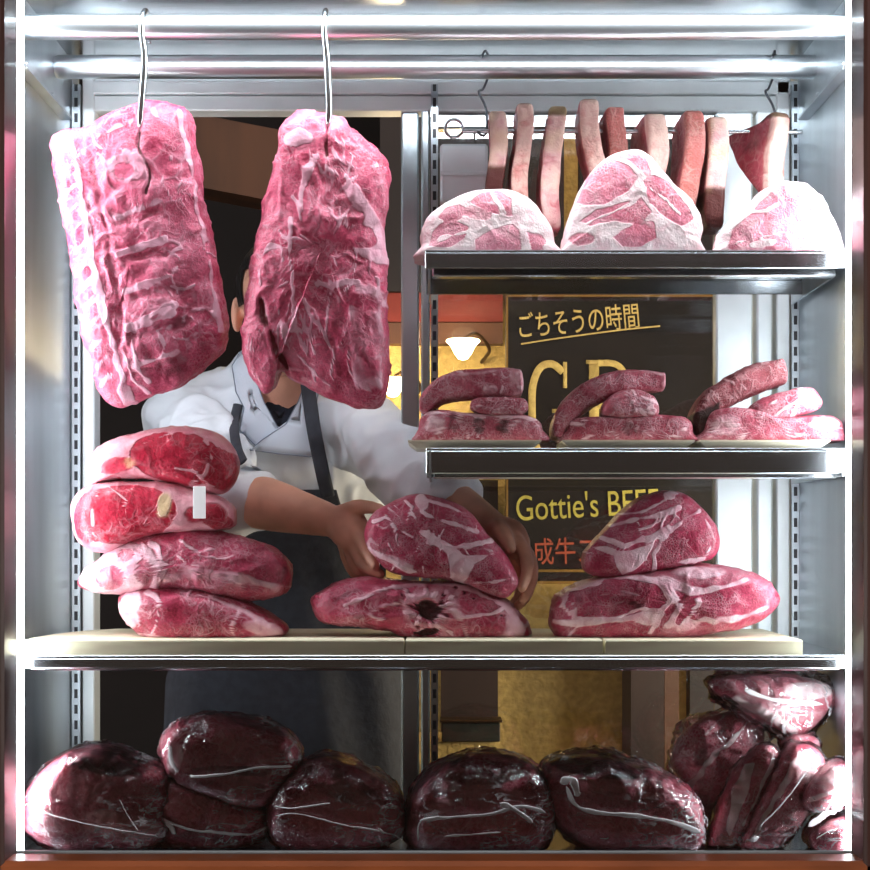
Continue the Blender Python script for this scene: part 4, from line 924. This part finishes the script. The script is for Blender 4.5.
pack('bagged_steak','pinkish bagged scrap showing between the top bag and the thick steak',
 [(786,745),(792,738),(806,736),(818,740),(820,760),(812,775),(800,770),(790,758)],2.13,.02,.03,
 [E(804,752,10,12,0,fat=.35)],[],mat=m_vac2,base=.3,floor=None,cat='bagged steak',lump=.004,group='bagged steaks heaped at the right of the case floor')
# ================================================================== THE BUTCHER
def remesh(parts,vox,it=6,fac=.6):
    V,Fc=join(parts); me=bpy.data.meshes.new('tmp'); me.from_pydata(V.tolist(),[],Fc); me.update()
    o=bpy.data.objects.new('tmp',me); COL.objects.link(o)
    r=o.modifiers.new('r','REMESH'); r.mode='VOXEL'; r.voxel_size=vox; r.adaptivity=0
    s=o.modifiers.new('s','SMOOTH'); s.factor=fac; s.iterations=it
    dg=bpy.context.evaluated_depsgraph_get(); dg.update(); ev=o.evaluated_get(dg); m=ev.to_mesh()
    v=np.zeros(len(m.vertices)*3,np.float32); m.vertices.foreach_get('co',v); v=v.reshape(-1,3).astype(float)
    nr=np.zeros(len(m.vertices)*3,np.float32); m.vertices.foreach_get('normal',nr); nr=nr.reshape(-1,3).astype(float)
    f=[tuple(p.vertices) for p in m.polygons]; ev.to_mesh_clear()
    bpy.data.objects.remove(o); bpy.data.meshes.remove(me); return v,f,nr
person=None
pel=(-.285,2.69,.93); wai=(-.282,2.68,1.07); che=(-.275,2.60,1.26); upc=(-.27,2.545,1.36); nkb=(-.262,2.50,1.43); nk=(-.256,2.465,1.475)
HC=np.array([-.25,2.43,1.535])
LS=(-.435,2.53,1.365); RS=(-.118,2.47,1.338)
LE=tuple(W(229,494,2.345)); RE=tuple(W(428,490,2.33)); LW=tuple(W(336,522,2.205)); RW=tuple(W(497,530,2.17))
def w3(L): return [tuple(W(*q)) for q in L]
handL=[sweep([LW]+w3([(347,527,2.19),(356,538,2.172)]),[(.021,.026),(.023,.032),(.017,.026)],20,16,side=(0,1,0)),
 sweep(w3([(342,514,2.20),(355,508,2.18),(368,507,2.16),(381,509,2.142)]),[.015,.0125,.0105,.008],14,20),
 sweep(w3([(354,528,2.172),(363,543,2.148),(369,555,2.128),(375,566,2.114)]),[.0125,.011,.0095,.0078],14,20),
 sweep(w3([(351,533,2.18),(358,553,2.16),(365,567,2.142),(381,574,2.122)]),[.0125,.011,.0095,.0078],14,20),
 sweep(w3([(347,536,2.19),(353,559,2.178),(361,573,2.165),(380,579,2.145)]),[.012,.0105,.009,.0075],14,20),
 sweep(w3([(343,538,2.20),(348,561,2.198),(356,575,2.19),(373,581,2.175)]),[.0115,.0095,.0082,.007],14,20)]
handR=[sweep([RW]+w3([(508,537,2.165),(517,547,2.16)]),[(.02,.024),(.021,.029),(.016,.024)],20,16,side=(0,1,0)),
 sweep(w3([(498,527,2.155),(504,534,2.135),(508,542,2.118),(511,549,2.108)]),[.014,.0125,.0105,.0085],14,20),
 sweep(w3([(516,540,2.145),(525,554,2.128),(527,572,2.108),(522,588,2.094)]),[.012,.0108,.0095,.0078],14,20),
 sweep(w3([(518,542,2.16),(530,560,2.148),(531,582,2.126),(523,600,2.106)]),[.012,.0108,.0095,.0078],14,20),
 sweep(w3([(515,545,2.175),(528,568,2.17),(528,592,2.15),(518,606,2.128)]),[.0115,.0105,.009,.0075],14,20),
 sweep(w3([(511,548,2.188),(521,574,2.192),(519,596,2.178),(509,607,2.16)]),[.011,.0095,.0082,.007],14,20)]
def mid(a,b,t=.5): return tuple(np.array(a)*(1-t)+np.array(b)*t)
arms=[sweep([LS,mid(LS,LE),LE,mid(LE,LW,.35),mid(LE,LW,.8),LW],[.048,.044,.037,.042,.030,.0235],20,60),
      sweep([RS,mid(RS,RE),RE,mid(RE,RW,.35),mid(RE,RW,.8),RW],[.048,.042,.035,.038,.028,.0225],20,60)]
torso_s=[sweep([pel,wai,che,upc,nkb],[(.15,.095),(.145,.095),(.165,.105),(.155,.09),(.07,.06)],32,40,side=(1,0,0)),
         sweep([LS,upc,RS],[.05,.07,.05],20,20)]
neck=[sweep([nkb,nk,tuple(HC-np.array([0,-.01,.05]))],[.064,.058,.056],24,16)]
head=[ellipsoid(HC+np.array([0,.012,.028]),(.077,.095,.088)),ellipsoid(HC+np.array([0,-.018,-.03]),(.062,.072,.083)),ellipsoid(HC+np.array([0,-.052,-.082]),(.032,.03,.026)),
      sweep([tuple(HC+np.array([0,-.083,.012])),tuple(HC+np.array([0,-.103,-.026])),tuple(HC+np.array([0,-.092,-.036]))],[.008,.0125,.012],12,12),
      ellipsoid(HC+np.array([0,-.084,-.058]),(.024,.012,.010)),
      ellipsoid(HC+np.array([-.034,-.068,.024]),(.024,.016,.008)),ellipsoid(HC+np.array([.034,-.068,.024]),(.024,.016,.008))]
for s in (-1,1): head.append(ellipsoid(HC+np.array([s*.0815,.008,-.008]),(.008,.018,.031),18,12,Matrix.Rotation(.25*s,4,'Z')))
legs=[]
for s in (-1,1):
    hx=pel[0]+s*.085
    legs.append(sweep([(hx,2.69,.95),(hx,2.68,.75),(hx+s*.01,2.67,.50),(hx+s*.015,2.69,.3),(hx+s*.015,2.70,.08)],[.085,.078,.055,.052,.038],20,40))
    legs.append(sweep([(hx+s*.015,2.72,.045),(hx+s*.02,2.62,.035),(hx+s*.025,2.53,.03)],[.034,.036,.026],16,20))
v,f,nr=remesh(handL+handR+arms+torso_s+neck+head+legs,.0034,5,.5)
v=v+nr*(.0004*fbm(v,90,2,3))[:,None]
person=link('person',v,f,M_skin,origin=(-.28,2.66,0))
tag(person,'butcher in white coat and dark apron reaching into the case, head behind the hanging beef','person')
# hair
hv,hf=ellipsoid(HC+np.array([0,.02,.034]),(.0845,.099,.093),48,36)
hv=hv+((hv-(HC+np.array([0,.02,.034])))*(.03*fbm(hv,60,3,8))[:,None])
rel=hv-HC; keep=[not(rel[i][1]<-.045 and rel[i][2]<.055) and not (rel[i][2]<-.0-.0 and rel[i][1]<.02) and rel[i][2]>-.06 for i in range(len(hv))]
hf=[q for q in hf if all(keep[i] for i in q)]
link('hair',hv,hf,M_hair,person)
for s in (-1,1):
    e=link('eye',*ellipsoid(HC+np.array([s*.031,-.078,.004]),(.0125,.010,.0065)),M_eye,person)
    link('iris',*ellipsoid(HC+np.array([s*.031,-.0875,.003]),(.0048,.002,.0048),14,10),M_iris,e)
    link('eyebrow',*sweep([tuple(HC+np.array([s*.016,-.087,.024])),tuple(HC+np.array([s*.032,-.089,.029])),tuple(HC+np.array([s*.05,-.08,.024]))],[.0025,.003,.0015],8,12),M_hair,person)
link('lips',*join([ellipsoid(HC+np.array([0,-.0945,-.055]),(.02,.004,.0035)),ellipsoid(HC+np.array([0,-.0935,-.061]),(.018,.004,.0042))]),M_lip,person)
# undershirt, coat, apron, trousers, shoes
us=[sweep([che,upc,tuple(np.array(nkb)+np.array([0,.02,-.045]))],[(.17,.112),(.15,.098),(.09,.07)],32,30,side=(1,0,0))]
v,f,nr=remesh(us,.006,4); link('undershirt',v,f,M_navy,person)
cp=[sweep([pel,wai,che,upc,tuple(np.array(nkb)+np.array([0,.012,.0]))],[(.175,.12),(.165,.12),(.185,.128),(.178,.108),(.085,.06)],40,50,side=(1,0,0)),
    sweep([tuple(np.array(LS)+(0.01,.01,.0)),tuple(np.array(upc)+(0,.02,.012)),tuple(np.array(RS)+(-.01,.01,.0))],[.065,.075,.062],24,24)]
def cut_at(a,b,t): return mid(a,b,t)
cp.append(sweep([LS,mid(LS,LE,.5),LE,mid(LE,LW,.14)],[.066,.062,.056,.052],28,50))
cp.append(sweep([RS,mid(RS,RE,.5),RE,mid(RE,RW,.30)],[.064,.058,.052,.047],28,50))
v,f,nr=remesh(cp,.005,5)
# open the V at the neck by pressing the cloth back behind the undershirt
pxv=CX+v[:,0]*F/v[:,1]; pyv=CY-(v[:,2]-CZ)*F/v[:,1]
Vn=[(250,352),(322,352),(314,392),(288,440),(268,440),(252,396)]
inn=inpoly(np.stack([pxv,pyv],1),Vn)&(v[:,1]<2.56)
fold=ridge(v*np.array([1.0,1.3,.55])+3,13,4); fold=np.maximum(fold,-.3)
# finer folds running across the sleeves
sl_=ridge(v*np.array([1.4,1,1.4]),22,9)
v2=v+nr*(.010*fold+.006*sl_+.002*fbm(v,40,3,5))[:,None]
coat_px=pxv.copy(); coat_py=pyv.copy(); coat_y=v[:,1].copy()
def coatY(a,b,rad=6):
    d=np.hypot(coat_px-a,coat_py-b); k=d<rad
    return coat_y[k].min() if k.any() else coat_y[np.argmin(d)]
rem=set(np.nonzero(inn)[0].tolist()); f2=[q for q in f if not any(i in rem for i in q)]
link('coat',v2,f2,M_coat,person)
# cuffs
for a,b,t0,r in ((LE,LW,.17,.0535),(RE,RW,.34,.046)):
    d=np.array(b)-np.array(a); p0=np.array(a)+d*(t0-.08); p1=np.array(a)+d*t0; V,Fc=sweep([tuple(p0),tuple((p0+p1)/2),tuple(p1)],[r,r+.001,r],32,8,cap=False)
    link('cuff',V[:-2],[q for q in Fc if max(q)<len(V)-2],M_coat,person)
def chesty(z,x=None):
    # front of the coat at a height
    zs=[.93,1.07,1.26,1.36,1.43]; cy=[2.69,2.68,2.60,2.545,2.51]; ry=[.12,.12,.128,.108,.06]; rx=[.175,.165,.185,.178,.085]
    c=np.interp(z,zs,cy); r=np.interp(z,zs,ry); q=np.interp(z,zs,rx)
    u=0 if x is None else min(.97,abs((x+.275)/q)); return c-r*math.sqrt(1-u*u)
def flap(name,pts,mat,off,t=.004,sub=5,surf=True):
    """cloth panel following the chest; pts in picture coordinates at chest distance"""
    P=np.array(pts,float); c=P.mean(0); n=len(P)*5; C=[]
    for i in range(len(P)):
        for k in range(5): C.append(P[i]+(P[(i+1)%len(P)]-P[i])*k/5)
    C=np.array(C); V=[];R=6
    for r in range(1,R+1):
        for q in c+(C-c)*r/R:
            Y=2.47
            for _ in range(4):
                z=Z(q[1],Y); x=X(q[0],Y); Y=chesty(z,x)-off
            if surf: Y=coatY(q[0],q[1])-off; z=Z(q[1],Y); x=X(q[0],Y)
            V.append((x,Y,z))
    Y=2.47
    for _ in range(4): Y=chesty(Z(c[1],Y),X(c[0],Y))-off
    if surf: Y=coatY(c[0],c[1])-off
    V.append((X(c[0],Y),Y,Z(c[1],Y))); Fc=[]
    for r in range(R-1):
        for j in range(n): Fc.append((r*n+j,r*n+(j+1)%n,(r+1)*n+(j+1)%n,(r+1)*n+j))
    for j in range(n): Fc.append((len(V)-1,j+0,(j+1)%n))
    V=np.array(V); V2,F2=solid(V,Fc,t); o=link(name,V2,F2,mat,person)
    if name=='lapel': link('edge_shade',*sweep([tuple(q+np.array([0,-.0002,0])) for q in V[(R-1)*n:R*n]],[.0009]*n,6,n*2,closed_path=True),M_edgeshade,o)  # thin grey line drawn as the shadow along the lapel edge
    return o
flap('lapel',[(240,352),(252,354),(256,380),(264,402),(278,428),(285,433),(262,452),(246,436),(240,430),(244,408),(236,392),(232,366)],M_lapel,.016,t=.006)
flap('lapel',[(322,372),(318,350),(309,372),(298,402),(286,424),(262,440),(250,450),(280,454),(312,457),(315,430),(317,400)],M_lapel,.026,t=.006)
flap('undershirt_front',[(254,401),(264,407),(276,410),(288,409),(299,402),(306,398),(304,416),(288,440),(268,440),(254,414)],M_navy,-.001)
def band(name,pts,w,mat,off): # strap following the chest
    C=catmull(np.array(pts,float),30); P=[]
    for a,b in C:
        Y=2.47
        Y=coatY(a,b)-off
        P.append((X(a,Y),Y,Z(b,Y)))
    return link(name,*sweep(P,[(.0025,w)]*len(P),10,40,side=(0,1,0)),mat,person)
ap=[]
def apf(u,v_):
    z=1.235-(1.235-.42)*u; hw=np.interp(z,[.42,.9,1.0,1.12,1.235],[.24,.225,.19,.125,.095]); x=-.262+(v_*2-1)*hw
    y=chesty(max(z,.93),-.275+(x+.262)*.8)-.03-(.0 if z>.93 else (.93-z)*.02)+.005*math.sin(v_*26+z*8)*min(1,max(0,(1.15-z)*5))
    return (x,y,z)
V,Fc=grid(apf,60,60); V,Fc=solid(V,Fc,.004); link('apron',V,Fc,M_apron,person)
band('apron_strap',[(306,372),(309,395),(314,430),(322,470),(328,496)],.0125,M_apron,.040)
band('apron_strap',[(238,405),(234,425),(237,448),(243,462)],.0085,M_apron,.019)
ball=ellipsoid(W(316,404,2.42),(.0075,.004,.0075),16,12); 0 and link('button',*ball,M_navy,person)
tr=[]
for s in (-1,1):
    hx=pel[0]+s*.085
    tr.append(sweep([(hx,2.69,.97),(hx,2.68,.75),(hx+s*.01,2.675,.50),(hx+s*.015,2.69,.3),(hx+s*.015,2.70,.06)],[.1,.093,.075,.07,.062],24,40))
tr.append(sweep([pel,(-.285,2.69,.85)],[(.17,.115),(.16,.11)],24,12,side=(1,0,0)))
v,f,nr=remesh(tr,.009,4); v=v+nr*(.006*ridge(v,14,2))[:,None]; link('trousers',v,f,M_trouser,person)
for s in (-1,1):
    hx=pel[0]+s*.1
    V,Fc=sweep([(hx,2.755,.05),(hx,2.66,.05),(hx+s*.006,2.56,.042),(hx+s*.01,2.50,.036)],[(.042,.048),(.046,.048),(.048,.04),(.036,.032)],24,30,side=(1,0,0)); V[:,2]=np.maximum(V[:,2],.002)
    link('shoe',V,Fc,M_shoe,person)

# ================================================================== SIGN, LAMPS, MENU BOX
YS=3.12
sign=empty('chalk_sign',W(600,582,YS),'black signboard with gold G B letters and Japanese writing behind the middle shelf','sign')
link('sign_panel',*box(X(506,YS),X(722,YS),YS,YS+.03,Z(583,YS),Z(294,YS),.003),M_slate,sign,False)
fr=[box(X(506,YS),X(722,YS),YS-.006,YS-.001,Z(584,YS),Z(581,YS)),box(X(506,YS),X(722,YS),YS-.006,YS-.001,Z(572,YS),Z(569.5,YS)),box(X(506,YS),X(508,YS),YS-.006,YS-.001,Z(569,YS),Z(294,YS)),
    box(X(506,YS),X(722,YS),YS-.006,YS-.001,Z(297,YS),Z(294,YS))]
link('gold_border',*join(fr),M_goldline,sign,False)
def text(body,x,y,wpx,hpx,mat,rot=0,name='lettering',parent=sign):
    cu=bpy.data.curves.new('t','FONT'); cu.body=body; cu.size=1; cu.extrude=.0; cu.offset=(.0 if 'Gott' in body else .004)
    t=bpy.data.objects.new('t',cu); COL.objects.link(t); dg=bpy.context.evaluated_depsgraph_get(); dg.update()
    m=bpy.data.meshes.new_from_object(t.evaluated_get(dg)); bpy.data.objects.remove(t)
    v=np.array([q.co[:] for q in m.vertices]); f=[tuple(p.vertices) for p in m.polygons]; bpy.data.meshes.remove(m)
    v[:,0]-=v[:,0].min(); v[:,1]-=v[:,1].min(); k=YS/F; sx=wpx*k/v[:,0].max(); sy=hpx*k/v[:,1].max()
    a=math.radians(rot); xx=v[:,0]*sx; zz=v[:,1]*sy
    V=np.stack([X(x,YS)+xx*math.cos(a)-zz*math.sin(a),np.full(len(v),YS-.004),Z(y,YS)+xx*math.sin(a)+zz*math.cos(a)],1)
    return link(name,V,f,mat,parent,False)
text('ごちそうの時間',520,339,120,26,M_gold,5)
text("Gottie's BEEF",517,521,142,26,M_chalk,3)
text('熟成牛ステーキ',512,566,150,27,M_redchalk,2)
def bars(L,name,mat):
    P=[]
    for pts,w in L:
        C=catmull(np.array([(a,b,0) if len((a,b))==2 else 0 for a,b in pts],float)[:,:2] if len(pts)>2 else np.array(pts,float),max(2,len(pts)*6)) if len(pts)>2 else np.array(pts,float)
        P.append(sweep([W(a,b,YS-.004) for a,b in C],[(.0012,w*YS/F/2)]*len(C),8,len(C)*2,p=6,side=(0,1,0),cap=False))
    link(name,*join(P),mat,sign)
bars([([(521,344),(560,338),(620,330),(660,326)],1.6)],'underline',M_gold)
bars([([(563,372),(552,364),(540,368),(533,385),(532,410),(534,440),(543,456),(556,456),(562,446)],7.5),([(565,362),(565,388)],4),([(561,410),(561,450)],8),([(552,411),(570,411)],4)],'large_letter',M_gold)
bars([([(594,364),(594,456)],10),([(586,362),(604,362)],4),([(586,457),(604,457)],4),([(597,363),(615,364),(624,374),(623,392),(612,403),(598,405)],6.5),([(598,405),(618,408),(629,422),(627,443),(616,455),(598,456)],7.5)],'large_letter',M_gold)
def lamp(px,py,Y,label,s=1.0):
    c=W(px,py,Y); e=empty('wall_lamp',c+np.array([0,.0,-.03]),label,'lamp')
    prof=[(0.0,-.030),(.010,-.027),(.018,-.016),(.026,.0),(.036,.010),(.034,.013),(0,.014)]
    V=[];n=24;Fc=[]
    for r,z in prof:
        for j in range(n): t=2*math.pi*j/n; V.append(c+np.array([r*s*math.cos(t),r*s*math.sin(t),z*s]))
    for i in range(len(prof)-1):
        for j in range(n): Fc.append((i*n+j,i*n+(j+1)%n,(i+1)*n+(j+1)%n,(i+1)*n+j))
    link('lamp_shade',np.array(V),Fc,M_lamp,e)
    link('lamp_arm',*sweep([tuple(c+np.array([0,.0,.014])),tuple(c+np.array([.03,.02,.03])),tuple(c+np.array([.06,.05,.0])),tuple(c+np.array([.045,3.345-Y,-.02]))],[.004]*4,8,24),M_brass,e)
    return c
l1=lamp(463,346,3.22,'glowing bell shaped wall lamp on the ochre wall left of the sign',1.05)
l2=lamp(393,384,3.24,'glowing wall lamp glimpsed between the hanging beef and the door stile',1.0)
mb=empty('menu_box',W(470,760,2.95),'dark green menu box on the ledge behind the case','menu holder')
link('box_body',*box(X(442,2.95),X(501,2.95),2.99,3.04,Z(741.5,3.0)+.0005,Z(738,2.98)+.03,.002),M_menu,mb,False)
link('box_lid',*box(X(440,2.95),X(503,2.95),2.985,3.045,Z(738,2.98)+.0305,Z(738,2.98)+.036,.001),M_brass,mb,False)

# ================================================================== LIGHTS
def area(name,loc,direction,sx,sy,power,color=(.90,.96,1)):
    l=bpy.data.lights.new(name,'AREA'); l.shape='RECTANGLE'; l.size=sx; l.size_y=sy; l.energy=power; l.color=color
    o=bpy.data.objects.new(name,l); COL.objects.link(o); o.location=loc
    o.rotation_euler=Vector(direction).to_track_quat('-Z','Y').to_euler(); return o
mz=(ZF+ZC)/2
area('strip_light_left',(-.568,2.024,mz),(1,.35,0),.02,1.1,2.9)
area('strip_light_right',(.568,2.024,mz),(-1,.35,0),.02,1.1,2.9)
area('strip_light_top',(0,2.016,ZC-.018),(0,.42,-1),1.1,.02,5.2)
def pt(name,loc,e,c,r=.03):
    l=bpy.data.lights.new(name,'POINT'); l.energy=e; l.color=c; l.shadow_soft_size=r
    o=bpy.data.objects.new(name,l); COL.objects.link(o); o.location=loc; return o
pt('lamp_light',tuple(l1+np.array([0,-.10,.0])),1.3,(1,.78,.5))
pt('lamp_light',tuple(l2+np.array([0,-.08,.0])),1.0,(1,.78,.5))
pt('shop_fill',(.98,2.75,.95),42,(1,.86,.64),.1)  # unseen fill added off to the right to brighten the low plaster
pt('shop_fill',(.3,2.7,2.2),8,(1,.72,.42),.12)
pt('shop_fill',(-.6,3.3,2.35),2.5,(1,.72,.45),.12)
# unseen soft fill lights added on the street side
area('street_fill',(0,-.2,3.5),(0,1,-.95),2.4,.8,38,(.97,.97,1))
area('street_fill',(-2.7,0,1.1),(1,.75,-.05),.7,1.0,46,(1,.93,.88))
area('street_fill',(2.7,0,1.1),(-1,.75,-.05),.7,1.0,46,(1,.93,.88))
w=bpy.data.worlds.new('w'); sc.world=w; w.use_nodes=True; w.node_tree.nodes['Background'].inputs[0].default_value=(.5,.36,.28,1); w.node_tree.nodes['Background'].inputs[1].default_value=.12

cam=bpy.data.cameras.new('camera'); co=bpy.data.objects.new('camera',cam); COL.objects.link(co)
co.location=(0,0,CZ); co.rotation_euler=(math.pi/2,0,0); cam.sensor_width=36; cam.sensor_fit='HORIZONTAL'
cam.lens=F/870*36; cam.shift_y=(CY-435)/870; cam.clip_start=.05; sc.camera=co
sc.view_settings.view_transform='Standard'; sc.view_settings.look='None'; sc.view_settings.exposure=.0; sc.view_settings.gamma=1
